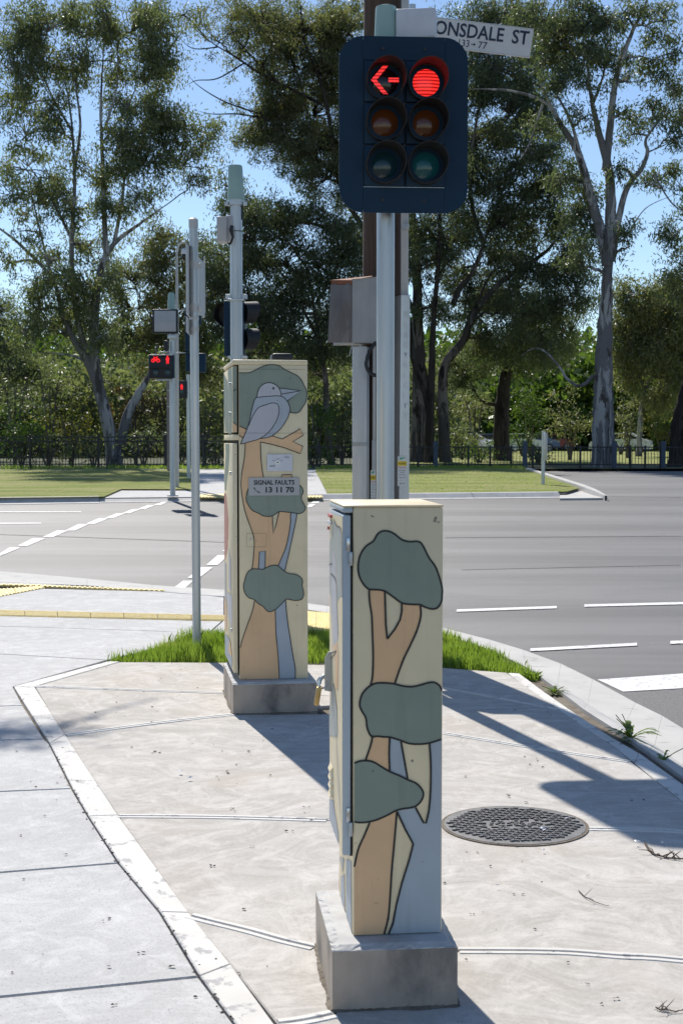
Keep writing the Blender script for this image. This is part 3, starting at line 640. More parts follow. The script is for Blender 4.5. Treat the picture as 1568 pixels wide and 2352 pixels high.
Ws.fill('painted_bird', Z4([(312, 600), (330, 700), (338, 900), (345, 1100), (355, 1400), (348, 1450), (305, 1500), (300, 1300), (285, 1100), (292, 900), (290, 820), (265, 730), (300, 728), (302, 640)]), M['lav'])
Ws.fill('painted_stem', Z4([(305, 1500), (345, 1460), (360, 1560), (355, 1900), (330, 1900), (325, 1600)]), M['tan'])
Ws.fill('painted_bush', Z4([(310, 1850), (325, 1900), (345, 2100), (350, 2300), (345, 2352), (262, 2300), (262, 2100), (285, 1950)]), M['mist'])
Ws.fill('painted_bush', Z5([(225, 580), (260, 600), (275, 700), (300, 860), (300, 990), (205, 720), (205, 600)]), M['pale'])
Ws.lines('painted_outline', [Z4([(315, 310), (345, 375), (370, 385), (387, 430), (392, 560), (392, 1000)]), Z4([(265, 730), (300, 728)]), Z4([(290, 820), (335, 890), (345, 1100), (355, 1400)]), Z4([(272, 1570), (340, 1545)]), Z4([(270, 1640), (338, 1550)]), Z4([(310, 1850), (325, 1900), (345, 2100)])], .004)
Wl = Wall(f1, c1, 'u', ub, (vb+.006, zt+.004), (vb+DP-.006, zd0-.006))
Wl.fill('painted_stem', Z5([(250, 960), (262, 970), (268, 1330), (250, 1300)]), M['pale']); Wl.fill('painted_stem', Z5([(280, 1030), (300, 1060), (305, 1450), (285, 1380)]), M['tan'])
Wl.fill('painted_stem', Z5([(305, 1040), (345, 1060), (330, 1170)]), M['mist']); Wl.fill('painted_stem', Z5([(318, 1200), (345, 1180), (348, 1560), (320, 1480)]), M['pale']); Wl.fill('painted_stem', Z5([(362, 1060), (400, 1080), (402, 1650), (360, 1560)]), M['bluegrey'])
for (a, b, n_) in ((1234, 1299, 0), (1855, 1921, 1)):
    z0, z1 = f1.loc(on_plane(800, b, f1(0, vb, 0), n1))[2], f1.loc(on_plane(800, a, f1(0, vb, 0), n1))[2]; zm = (z0+z1)/2
    h = MB().box(ub-.012, ub-.002, vb-.006, vb+.006, z0, zm-.001, f1, .002).build('hinge', M['galv'], c1, True)
    MB().box(ub-.018, ub-.009, vb-.005, vb+.006, zm+.001, z1, f1, .002).build('hinge_knuckle', M['chrome'], h, True)
zz = f1.loc(on_plane(790, 1347, f1(0, vb, 0), n1))[2]
# reflectors, vents and latch on the door face
def sd(x, y): return f1.loc(on_plane(x, y, f1(ud0, 0, 0), f1.U))[1:]
for (x0, x1, ya, yb, mt) in ((751.5, 763.5, 1176, 1190, 'refl'), (751.5, 763.5, 1191, 1205, 'white'), (751.5, 757, 1206, 1216, 'refl')):
    (v0, za), (v1, zb) = sd(x0, ya), sd(x1, yb)
    MB().box(ud0-.007, ud0-.001, min(v0, v1), min(max(v0, v1), vb+DP-.01), zb, za+.0, f1, .001).build('reflector', M[mt], c1)
for k in range(4):
    v_, z_ = sd(762.5, 1760+19*k); mb = MB()
    mb.add([f1(ud0-.001, v_-.035, z_+.006), f1(ud0-.001, v_+.035, z_+.006), f1(ud0-.001, v_+.035, z_-.012), f1(ud0-.001, v_-.035, z_-.012), f1(ud0-.010, v_-.025, z_-.010), f1(ud0-.010, v_+.025, z_-.010)], [(0, 1, 5, 4), (0, 4, 3), (1, 2, 5), (4, 5, 2, 3)])
    mb.build('vent_louvre', M['beige'], c1)
vL, zA = sd(752, 1483); zB = sd(752, 1572)[1]; vL = vb+DP-.06
lt = MB().prism([(0, zB), (-.020, zB+.004), (-.020, zA-.02), (-.010, zA), (0, zA)], lambda a, b, d: f1(ud0+a, d, b), vL-.0025, vL+.0025).build('latch_plate', M['galv'], c1)
hs = f1(ud0-.019, vL, zB+.030)
pl = thing('padlock', 'brass padlock with a steel shackle hanging from the latch of the nearer pillar', 'padlock', hs)
pb = P(730, 1602, hs.y)
ax = (Vector((pb.x, hs.y, pb.z))-hs); ax.normalize()
top = P(733.5, 1576, hs.y); bot = P(726.5, 1618, hs.y); d = (bot-top).normalized(); sd_ = Vector((d.z, 0, -d.x)); 
mb = MB(); fr_ = Fr(top, 0); fr_.U = Vector((-d.z, 0, d.x)).normalized(); fr_.V = Vector((0, 1, 0)); fr_.W = -d
Lb = (bot-top).length; mb.box(-.0075, .0075, -.019, .019, -Lb, 0, fr_, .003); mb.build('lock_body', M['brass'], pl, True)
pts = [fr_(0, -.012, -.002), fr_(0, -.012, .018)]+[fr_(.006*math.sin(t), -.012*math.cos(t), .018+.014*math.sin(t)) for t in (R(45), R(90), R(135))]+[fr_(0, .012, .018), fr_(0, .012, -.002)]
MB().tube(pts, .0038, 8).build('shackle', M['chrome'], pl, True)
ring = [hs+Vector((.0, 0, 0))+Vector((-.008+.014*math.cos(t), .002*math.sin(t), -.004+.016*math.sin(t))) for t in [k*math.pi/6 for k in range(13)]]
MB().tube(ring, .0032, 8, False).build('ring', M['chrome'], pl, True)
# ---- tall controller cabinet
A2 = R(8.6); g = G(535.5, 1641.5); f2 = Fr((g.x, g.y, 0), A2)
zo2 = P(535.5, 1574, g.y).z; zt2 = zo2+.012; W2 = f2.loc(rz(729.5, 1637, 0))[0]; L2 = .76
c2 = thing('traffic_control_cabinet', 'tall cream control cabinet painted with a big bird on a branch', 'electrical cabinet', f2(W2/2, L2/2, 0))
plinth(f2, W2, L2, zo2, zt2, .016, c2)
q = f2.loc(rz(551.8, 1561.5, zt2)); ub2, vb2 = q[0], q[1]; pn = lambda x, y: f2.loc(on_plane(x, y, f2(0, vb2, 0), f2.V))
u22 = (pn(705.7, 900)[0]+pn(707.4, 1559)[0])/2; zT2 = (pn(540, 823.6)[2]+pn(700, 829.5)[2])/2; D2 = .70
uL = pn(533.8, 830)[0]; ub2 = (ub2+pn(547.3, 900)[0])/2
print('CAB2', W2, zo2, ub2, vb2, u22, zT2, uL)
zs = pn(540, 837.5)[2]; zn = pn(700, 843)[2]
MB().box(ub2, u22, vb2, vb2+D2, zt2, zs, f2, .004).build('body', M['beige'], c2, True)
MB().box(uL, u22+.001, vb2-.0015, vb2+D2+.004, zs+.0003, zT2, f2, .006).build('lid', M['beige'], c2, True)
MB().box(ub2-.005, ub2+.002, vb2+.015, vb2+D2-.015, zt2+.02, zs, f2).build('door_gap', M['dark'], c2)
zu0, zu1 = pn(540, 993)[2], pn(540, 841.5)[2]; zm0, zm1 = pn(540, 1011)[2], pn(540, 998)[2]; zw0, zw1 = pn(540, 1546)[2], pn(540, 1018.3)[2]
ud = pn(544.2, 900)[0]; 
for nm, a, b in (('upper_door', zu0, zu1), ('lower_door', zw0, zw1)):
    MB().box(uL, ud, vb2+.002, vb2+D2-.002, a, b, f2, .004).build(nm, M['beige'], c2, True)
MB().box(uL, ub2+.001, vb2+.0, vb2+D2-.002, zm0, zm1, f2, .003).build('middle_rail', M['beige'], c2, True)
Wq = Wall(f2, c2, 'v', vb2-.0015, (ub2+.002, zt2+.002), (u22-.002, zs-.001+.03))
K1 = Z2([(490, 241), (560, 244), (620, 238), (700, 198), (780, 165), (850, 158), (915, 168), (980, 210), (1050, 245), (1110, 275), (1150, 320), (1180, 380), (1204, 430), (1205, 500), (1190, 560), (1160, 605), (1130, 648), (1090, 664), (1030, 655)])
Wq.fill('painted_crown', K1+Z2([(900, 700), (575, 833), (500, 803), (490, 795)]), M['leafgreen'])
Wq.fill('painted_branch', Z2([(494, 795), (575, 835), (720, 830), (850, 905), (950, 935), (1140, 828), (1170, 895), (1060, 962), (1165, 1010), (1140, 1088), (970, 1025), (840, 990), (722, 965), (560, 985), (540, 925), (494, 912)]), M['tan'])
Wq.fill('painted_trunk', Z2([(565, 975), (555, 1130), (530, 1280), (520, 1400), (530, 1520), (560, 1680), (610, 1830), (640, 1910), (660, 1990)])+Z3([(658, 330), (640, 470), (633, 560), (900, 560), (905, 490), (950, 390), (990, 290), (1020, 150), (1040, 0)])+Z2([(1042, 1690), (920, 1680), (885, 1830), (858, 1920), (850, 1820), (848, 1700), (780, 1400), (752, 1335), (740, 1250), (728, 1130), (722, 960)]), M['tan'])
Wq.fill('painted_stub', Z2([(940, 1345), (948, 1308), (1048, 1306), (1050, 1345)]), M['tan'])
Wq.fill('painted_limb', Z2([(1040, 1690), (1105, 1700)])+Z3([(1095, 5), (1050, 220), (1010, 400), (975, 560), (890, 530), (905, 490), (950, 390), (990, 290), (1020, 150)]), M['pale'])
Wq.fill('painted_limb', Z3([(705, 540), (712, 345), (775, 335), (770, 540)]), M['pale'])
Wq.fill('painted_trunk', Z3([(668, 830), (640, 960), (590, 1100), (540, 1240), (508, 1340), (506, 1685), (919, 1685), (905, 1400), (885, 1200), (876, 900)]), M['tan'])
Wq.fill('painted_limb', Z3([(876, 920), (985, 840), (1000, 1030), (1030, 1230), (1060, 1420), (1085, 1560), (1085, 1685), (919, 1685), (905, 1400), (885, 1200)]), M['pale'])
K2 = Z2([(600, 1450), (580, 1500), (575, 1570), (600, 1630), (640, 1680), (700, 1708), (750, 1735), (810, 1742), (860, 1730), (920, 1692), (1000, 1698), (1060, 1703), (1120, 1713), (1170, 1695), (1192, 1655), (1180, 1620), (1152, 1570), (1150, 1530), (1168, 1490), (1160, 1450), (1130, 1415)])
Wq.fill('painted_crown', K2, M['leafgreen'], False)
K3 = Z3([(635, 525), (690, 522), (750, 525), (800, 500), (850, 485), (905, 490), (970, 545), (1020, 570), (1090, 580), (1140, 610), (1162, 650), (1157, 700), (1170, 750), (1172, 800), (1145, 843), (1080, 852), (1010, 838), (980, 848), (930, 900), (880, 945), (830, 968), (790, 960), (750, 915), (700, 885), (660, 845), (600, 822), (562, 775), (546, 710), (560, 640), (585, 565)])
Wq.fill('painted_crown', K3, M['leafgreen'], True)
body = [(685, 500), (800, 488), (938, 485), (1000, 538), (1025, 590), (1030, 640), (1005, 715), (950, 805), (900, 858), (840, 902), (780, 922), (710, 932), (600, 965), (515, 988), (550, 905), (580, 840), (600, 750), (630, 640), (660, 530)]
Wq.fill('painted_bird_beak', Z2([(930, 402), (1150, 432), (1000, 538), (938, 485)]), M['pale'])
Wq.fill('painted_bird_body', Z2(body), M['pale'])
head = [(685, 500), (698, 435), (730, 380), (780, 352), (830, 348), (880, 368), (920, 410), (935, 450), (938, 487), (800, 489)]
Wq.fill('painted_bird_head', Z2(head), M['lav'])
wing = [(600, 795), (640, 700), (700, 610), (780, 577), (850, 558), (900, 572), (918, 625), (905, 700), (870, 780), (800, 870), (710, 932), (600, 965), (515, 988), (580, 840)]
Wq.fill('painted_bird_wing', Z2(wing), M['lav'])
lw = .0042
ol = lambda *a, **k: Wq.lines('painted_outline', *a, **k)
ol([Z2([(685, 500), (698, 435), (730, 380), (780, 352), (830, 348), (880, 368), (920, 410), (935, 450), (938, 487)]), Z2([(685, 500), (800, 489), (938, 487), (1000, 538), (1025, 590), (1030, 640), (1005, 715), (950, 805), (900, 858), (840, 902), (780, 922), (710, 930)]),
    Z2([(600, 795), (640, 700), (700, 610), (780, 577), (850, 558), (900, 572), (918, 625), (905, 700), (870, 780), (800, 870), (710, 932), (600, 965), (515, 988)]), Z2([(685, 500), (660, 530), (630, 640), (605, 760), (580, 840)]), K1], lw)
ol([Z2([(580, 840), (515, 988)]), Z2([(922, 402), (1150, 432), (1002, 538)]), Z2([(1130, 434), (942, 466)]), Z2([(494, 797), (578, 834)]), Z2([(440, 893), (540, 925)]), Z2([(850, 905), (950, 935), (1140, 828), (1170, 895), (1060, 962), (1165, 1010), (1140, 1088), (970, 1025), (840, 990), (722, 965)]),
    Z2([(940, 1340), (948, 1308), (1048, 1306), (1050, 1340)])], lw, sm=False)
ol([Z2([(722, 965), (728, 1130), (740, 1250), (754, 1340)]), Z2([(565, 980), (555, 1130), (530, 1280), (520, 1400), (530, 1520), (560, 1680), (610, 1830), (640, 1910), (658, 1990)])+Z3([(655, 330), (642, 470), (634, 525)]),
    Z2([(1040, 1705), (1035, 1750)])+Z3([(1038, 30), (1020, 150), (990, 290), (950, 390), (908, 490)]), Z2([(1105, 1715)])+Z3([(1090, 30), (1050, 220), (1010, 400), (975, 545)]),
    Z3([(662, 855), (640, 960), (590, 1100), (540, 1240), (508, 1345)]), Z3([(877, 945), (885, 1200), (905, 1400), (919, 1672)]), Z3([(985, 848), (1000, 1030), (1030, 1230), (1060, 1420), (1085, 1560), (1085, 1668)])], lw)
ol([Z2([(848, 1735), (850, 1820), (857, 1920), (885, 1830), (918, 1692)]), Z3([(702, 520), (712, 345), (775, 335), (771, 520)])], lw, sm=False)
ol([K2], lw); ol([K3], lw, closed=True)
ol([Z2([(858, 395), (866, 405), (858, 415), (850, 405)])], .004, closed=True)
ol([[(545, 994.6), (706.5, 994.8)], [(547, 848), (700, 848.5)]], .0011, sm=False); ol([Z3([(578, 150), (783, 150), (783, 292), (578, 292), (578, 150)])], .0013, sm=False)
def plate(nm, a, b, mat, th, par=c2):
    (ua, _, za), (ub_, _, zb) = pn(*a), pn(*b)
    return MB().box(ua, ub_, vb2-.0075-th, vb2-.0072, zb, za, f2, .0006).build(nm, mat, par), ua, ub_, za, zb
def ptext(s, a, b, mat, par, bold=0, off=.012):
    (ua, _, za), (ub_, _, zb) = pn(*a), pn(*b)
    return text(s, 'lettering', mat, par, f2(ua, vb2-off, zb), f2.U, f2.W, ub_-ua, za-zb, 0, bold)
sp, *_ = plate('signal_faults_sign', Z2([(598, 1337)])[0], Z2([(1127, 1522)])[0], M['boxgrey'], .002)
ptext('SIGNAL FAULTS', Z2([(652, 1363)])[0], Z2([(1076, 1411)])[0], M['line'], sp, .032, off=.0102)
ptext('13 11 70', Z2([(775, 1434)])[0], Z2([(1072, 1493)])[0], M['line'], sp, .036, off=.0102)
mb = MB(); q_ = [pn(*p) for p in Z2([(655, 1442), (672, 1470), (712, 1492)])]
mb.ribbon(smooth([(a[0], a[2]) for a in q_], 5, False), .0035, lambda a, b: f2(a, vb2-.0102, b))
for x, y in ((657, 1445), (706, 1489)):
    a = pn(*Z2([(x, y)])[0]); mb.add([f2(a[0]+dx, vb2-.0103, a[2]+dz) for dx, dz in ((-.005, -.001), (.001, -.006), (.006, -.001), (0, .004))], [(0, 1, 2, 3)])
mb.build('telephone_symbol', M['line'], sp, recalc=False)
ap_, *_ = plate('switch_plate', Z2([(790, 1095)])[0], Z2([(1055, 1270)])[0], M['white'], .002)
ptext('ATC', Z2([(815, 1208)])[0], Z2([(872, 1227)])[0], M['line'], ap_, .03, off=.0102); ptext('ATSC4', Z2([(970, 1116)])[0], Z2([(1020, 1133)])[0], M['line'], ap_, .0, off=.0102)
ptext('TURN', Z2([(878, 1137)])[0], Z2([(921, 1147)])[0], M['ink'], ap_, 0, off=.0102); ptext('OFF', Z2([(845, 1153)])[0], Z2([(872, 1164)])[0], M['ink'], ap_, 0, off=.0102); ptext('ON', Z2([(930, 1153)])[0], Z2([(952, 1164)])[0], M['ink'], ap_, 0, off=.0102)
def knob(x, y, r, mats=('chrome', 'dark')):
    a = pn(*Z2([(x, y)])[0]) if y < 1990 else pn(*Z3([(x, y-2000)])[0])
    k = MB().tube([f2(a[0], vb2-.002, a[2]), f2(a[0], vb2-.013, a[2])], r, 14).build('key_lock', M[mats[0]], c2, True)
    MB().tube([f2(a[0], vb2-.011, a[2]), f2(a[0], vb2-.0145, a[2])], r*.5, 10).build('keyhole', M[mats[1]], k, True)
knob(900, 1178, .010); knob(622, 2218, .007)
Wn = Wall(f2, c2, 'v', vb2+.002, (uL+.003, zu0+.003), (ud-.002, zu1-.003))
Wn.fill('painted_dark_panel', Z2([(425, 160), (490, 160), (490, 412), (425, 435)]), M['leafgreen']); Wn.fill('painted_grey_panel', Z2([(425, 438), (490, 415), (490, 790), (425, 755)]), M['leafgreen']); Wn.fill('painted_tan_panel', Z2([(425, 755), (490, 795), (490, 900), (425, 900)]), M['tan'])
Wn.lines('painted_outline', [Z2([(428, 436), (486, 412)]), Z2([(428, 757), (486, 792)])], .0042, sm=False)
Wd = Wall(f2, c2, 'u', uL, (vb2+.006, zw0+.01), (vb2+D2-.01, zu1-.004))
for pts, mt in ((Z2([(385, 200), (425, 165), (432, 500), (425, 760), (422, 880), (392, 880), (398, 780), (390, 500), (380, 330), (340, 240), (340, 300), (336, 500), (340, 700), (360, 860), (392, 860)]), 'leafgreen'),
                (Z2([(358, 985), (400, 985), (400, 1130), (388, 1280), (372, 1400), (368, 1480), (352, 1460), (350, 1300), (362, 1100)]), 'leafgreen'), (Z2([(345, 1500), (368, 1500), (392, 1760), (388, 1990), (345, 1990)]), 'pink'), (Z3([(345, 0), (385, 0), (385, 300), (362, 420), (348, 430)]), 'pink'),
                (Z3([(352, 440), (372, 470), (372, 700), (380, 900), (354, 800)]), 'mist'), (Z3([(395, 300), (415, 420), (420, 760), (395, 720)]), 'lav'), (Z3([(372, 760), (430, 800), (432, 1150), (385, 1000)]), 'lav'), (Z3([(354, 820), (375, 900), (372, 1180), (354, 1150)]), 'tan'), (Z3([(356, 1200), (400, 1250), (434, 1480), (430, 1560), (360, 1420)]), 'pale'), (Z3([(400, 1270), (415, 1290), (430, 1440), (395, 1400)]), 'tan')):
    try: Wd.fill('painted_patch', pts, M[mt])
    except Exception as e: print('patch', e)
for x, y in ((415, 365), (415, 672), (422, 1293), (430, 2163)):
    p = on_plane(*(Z2([(x, y)])[0] if y < 1990 else Z3([(x, y-1000)])[0]), f2(uL, 0, 0), f2.U); v_, z_ = f2.loc(p)[1:]
    MB().tube([f2(uL+.001, v_, z_), f2(uL-.012, v_, z_)], .011, 12).build('door_lock', M['chrome'], c2, True)
an = thing('roof_antenna', 'small black dome antenna on top of the tall painted cabinet', 'antenna', f2(.3, vb2+.3, zT2))
a0, a1 = f2.loc(P(621, 820, 8.2))[0], f2.loc(P(669, 820, 8.2))[0]
MB().box(a0, a1, vb2+.24, vb2+.38, zT2-.002, zT2+.052, f2, .016, 4).build('dome', M['black'], an, True); MB().box(a0-.004, a1+.004, vb2+.235, vb2+.385, zT2, zT2+.012, f2, .004).build('base_plate', M['galv'], an, True)

# ------------------------------------------------------------ main traffic signal
def cyl(p0, p1, r0, r1=None, n=24): return MB().tube([p0, p1], [r0, r1 or r0], n)
YS = 9.2
def px(n, Y): return n*Y/F
sx = P(884.5, 1000, YS).x; tz = P(884, 60, YS).z
ts = thing('traffic_signal', 'six-lamp traffic signal on a steel pole showing a red left arrow and red disc', 'traffic light', (sx, YS, 0))
cyl(Vector((sx, YS, -.05)), Vector((sx, YS, P(884, 85, YS).z)), .0575).build('pole', M['galv'], ts, True)
mb = MB(); z0, z1 = P(884, 100, YS).z, P(884, 14, YS).z
mb.tube([(sx, YS, z0), (sx, YS, z0+.04), (sx, YS, z1-.02), (sx, YS, z1-.006), (sx, YS, z1)], [.078, .074, .067, .062, .045], 28); mb.build('pole_cap', M['capgreen'], ts, True)
YB = YS-.17; yaw = R(4); fb = Fr(P(926.5, 287, YB), yaw)
bw, bh = px(293, YB)/2, px(395, YB)/2; rc = .15
def rrect(w_, h_, r, n=7):
    out = []
    for cx_, cy_, a0 in ((w_-r, h_-r, 0), (-w_+r, h_-r, 90), (-w_+r, -h_+r, 180), (w_-r, -h_+r, 270)):
        out += [(cx_+r*math.cos(R(a0+90*k/n)), cy_+r*math.sin(R(a0+90*k/n))) for k in range(n+1)]
    return out
s_ = px(.36, YB)     # metres per zoom pixel
BXz = lambda x: (x-568)*s_; BZz = lambda y: -(y-802)*s_
def halfpoly(xa, xb):
    pts = rrect(bw, bh, rc); out = []
    P_ = pts+[pts[0]]
    for a, b in zip(P_[:-1], P_[1:]):
        for (ia, ib) in ((a, b),):
            out.append(a)
    out = [(min(max(x, xa), xb), z) for x, z in out]; res = []
    for p in out:
        if not res or (abs(p[0]-res[-1][0])+abs(p[1]-res[-1][1])) > 1e-6: res.append(p)
    return res
def clipx(poly, x, keep):
    out = []; n = len(poly)
    for i in range(n):
        a, b = poly[i], poly[(i+1) % n]; ia, ib = (a[0]-x)*keep >= 0, (b[0]-x)*keep >= 0
        if ia: out.append(a)
        if ia != ib: t = (x-a[0])/(b[0]-a[0]); out.append((x, a[1]+(b[1]-a[1])*t))
    return out
full = rrect(bw, bh, rc); xl, xr = BXz(314), BXz(828)
fn = lambda a, b, d: fb(a, d, b)
MB().prism(clipx(full, xl-.002, -1), fn, 0, .012).build('target_board_side', M['navy'], ts)
MB().prism(clipx(full, xr+.002, 1), fn, 0, .012).build('target_board_side', M['navy'], ts)
MB().box(xl, xr, 0, .012, BZz(400), bh, fb).build('target_board_top', M['navy'], ts); MB().box(xl, xr, 0, .012, -bh, BZz(1192), fb).build('target_board_bottom', M['navy'], ts)
MB().box(xl-.01, xr+.01, .0125, .018, -bh+.02, bh-.02, fb).build('seam_light_block', M['black'], ts)  # added dark plate, keeps sunlight from showing in the board seams
MB().box(xl, xr, .001, .010, BZz(1195), BZz(1188), fb, .001).build('trim_strip', M['galv'], ts)
for x in (437, 700):
    for y in (330, 1273): MB().tube([fb(BXz(x), .002, BZz(y)), fb(BXz(x), -.006, BZz(y))], .011, 10).build('bolt', M['black'], ts, True)
cols = ((316, 573, 447), (579, 830, 708)); rows = ((404, 663, 540), (668, 925, 793), (930, 1187, 1057))
kinds = (('smoke', 'amber', 'darkl'), ('redlit', 'amber', 'green'))
for ci, (xa, xb, xc) in enumerate(cols):
    for ri, (ya, yb, yc) in enumerate(rows):
        hsg = MB().box(BXz(xa)+.001, BXz(xb)-.001, -.012, .10, BZz(yb)+.001, BZz(ya)-.001, fb, .008, 3).build('lamp_housing', M['navy'], ts, True)
        c_ = (BXz(xc), BZz(yc)); r = 94*s_
        mb = MB(); rings = 5; vs = []; fs = []; n = 36
        for k in range(rings+1):
            rr = r*k/rings; dep = -.030+.022*(k/rings)**2
            vs += [fb(c_[0]+rr*math.cos(2*math.pi*j/n), dep, c_[1]+rr*math.sin(2*math.pi*j/n)) for j in range(n)]
        fs = [(k*n+j, k*n+(j+1) % n, (k+1)*n+(j+1) % n, (k+1)*n+j) for k in range(rings) for j in range(n)]
        mb.add(vs, fs); mb.build('lens', M[kinds[ci][ri]], hsg, True, recalc=False)
        # cut-away visor: full ring at the housing, long over the top and right
        mb = MB(); n = 40; ra = r*1.16; vs = []
        for j in range(n+1):
            t = 2*math.pi*j/n; cut = .5+.5*math.sin(t+R(42)) ; ln = .055+.155*cut**.8
            for k, (dep, rr) in enumerate(((-.008, ra+.006), (-ln, ra+.012), (-ln, ra+.008), (-.008, ra+.002))):
                vs.append(fb(c_[0]+rr*math.cos(t), dep, c_[1]+rr*math.sin(t)))
        fs = [(j*4+k, (j+1)*4+k, (j+1)*4+(k+1) % 4, j*4+(k+1) % 4) for j in range(n) for k in range(4)]
        mb.add(vs, fs); mb.build('visor', M['visor'], hsg, True)
        mb = MB(); vs = [fb(c_[0]+rr*math.cos(2*math.pi*j/n), -.013, c_[1]+rr*math.sin(2*math.pi*j/n)) for rr in (ra+.014, ra-.002) for j in range(n)]
        mb.add(vs, [(j, (j+1) % n, n+(j+1) % n, n+j) for j in range(n)]); mb.build('lens_rim', M['black'], hsg, recalc=False)
        if ci == 0 and ri == 0:
            A = lambda x, y: (BXz(x)-0.0, BZz(y))
            ar = MB(); f_ = lambda a, b: fb(a, -.034, b)
            ar.fill([A(358, 533), A(434, 443), A(468, 443), A(393, 533), A(466, 620), A(434, 620)], f_); ar.fill([A(468, 518), A(534, 518), A(534, 545), A(468, 545)], f_)
            ar.build('arrow', M['redlit'], hsg, recalc=False)
rb = thing('radio_box', 'white plastic box mounted beside the green cap at the top of the main signal pole', 'box', P(950, 50, YS))
fr2 = Fr(P(908, 88, YS-.06), R(-7)); bwid = px(90, YS)
MB().box(0, bwid, 0, .16, .0, px(66, YS), fr2, .012, 3).build('case', M['white'], rb, True); MB().box(.012, bwid-.012, .012, .148, -.012, .0, fr2, .003).build('base_flange', M['black'], rb, True)
for k in (.05, .12, .19): MB().tube([fr2(k, .05, -.028), fr2(k, .05, -.01)], .011, 10).build('cable_gland', M['galv'], rb, True)
MB().tube([fr2(.1, .08, px(64, YS)), fr2(.1, .08, px(64, YS)+.05)], .022, 14).build('fitting', M['galv'], rb, True)
MB().box(-.08, .01, .05, .10, px(20, YS), px(26, YS), fr2).build('bracket', M['galv'], rb)
# ------------------------------------------------------------ wooden utility pole, guards, meter box, street sign
YW = 10.55; wx = P(877, 900, YW).x
up = thing('utility_pole', 'weathered brown wooden power pole standing just behind the main traffic signal', 'power pole', (wx, YW, 0))
MB().tube([(wx, YW, -.1), (wx, YW, 4), (wx, YW, 10)], [.152, .140, .115], 22).build('pole', M['wood'], up, True)
def cond(x0, x1, y0, y1, Y, name, mat, dep=.06, lean=0, par=up):
    a, b = P(x0, y1, Y), P(x1, y1, Y); z1 = P(x0, y0, Y).z; z0 = max(P(x0, y1, Y).z, -.02)
    return MB().box(a.x, b.x, Y, Y+dep, z0, z1, WF, .008).build(name, mat, par, True)
cond(920, 937.5, -200, 690, YW-.16, 'conduit', M['boxgrey'], .05)
eg_ = MB(); Yg = YW-.24
a = P(907, 1300, Yg).x; b = P(937.5, 1300, Yg).x; zt_ = P(920, 678, Yg).z; t0 = P(905.5, 700, Yg).x; t1 = P(941, 700, Yg).x; tm = P(922, 700, Yg).x; am = P(913, 1300, Yg).x
eg_.add([(am, Yg, 0), (b, Yg, 0), (b, Yg+.12, 0), (a-.01, Yg+.12, 0), (tm-.004, Yg, zt_), (t1, Yg, zt_), (t1, Yg+.12, zt_), (t0, Yg+.12, zt_)], [(0, 1, 5, 4), (1, 2, 6, 5), (2, 3, 7, 6), (3, 0, 4, 7), (4, 5, 6, 7)])
eg = eg_.build('cable_guard', M['galv'], up)
letters = 'ELECTRICITY'
for k, ch in enumerate(letters):
    y = 721+k*23.3
    if y > 960: break
    xc = 932.5-(y-700)*.011
    o = P(xc-4.6, y+7, Yg-.003); u = P(xc+4.6, y+7, Yg-.003)
    text(ch, 'embossed_letter', M['alu'], up, o, Vector((1, 0, 0)), Vector((0, 0, 1)), (u.x-o.x)*(.25 if ch == 'I' else 1), px(12, Yg), .002, .03, n=Vector((0, -1, 0)))
cond(809, 843, 795, 1300, YW-.22, 'cable_guard', M['alu'], .14); cond(843.5, 847, 797, 1300, YW-.20, 'guard_flange', M['galv'], .1)
for y in (1017, 1022): cond(809.5, 844, y, y+1.2, YW-.224, 'guard_seam', M['galv'], .003)
cond(853, 863, 1010, 1300, YW-.17, 'conduit', M['boxgrey'], .03); cond(855, 863, 790, 1012, YW-.165, 'conduit', M['boxgrey'], .02)
cb = [P(x, y, YW-.3) for x, y in ((864, 786), (852, 800), (843, 822), (841, 840), (848, 855), (862, 862), (874, 858))]
MB().tube([Vector(p) for p in smooth([tuple(p) for p in cb], 5, False)], px(4.2, YW), 10).build('loose_cable', M['black'], up, True)
for seq in (((812, 788), (806, 800), (802, 818)), ((822, 789), (832, 800), (838, 828))):
    MB().tube([P(x, y, YW-.33) for x, y in seq], .003, 6).build('thin_wire', M['boxgrey'], up, True)
bk = MB().box(P(925, 520, YW-.2).x, P(939, 520, YW-.2).x, YW-.2, YW-.1, P(930, 526, YW-.2).z, P(930, 514, YW-.2).z, WF, .003).build('saddle_clamp', M['galv'], up)
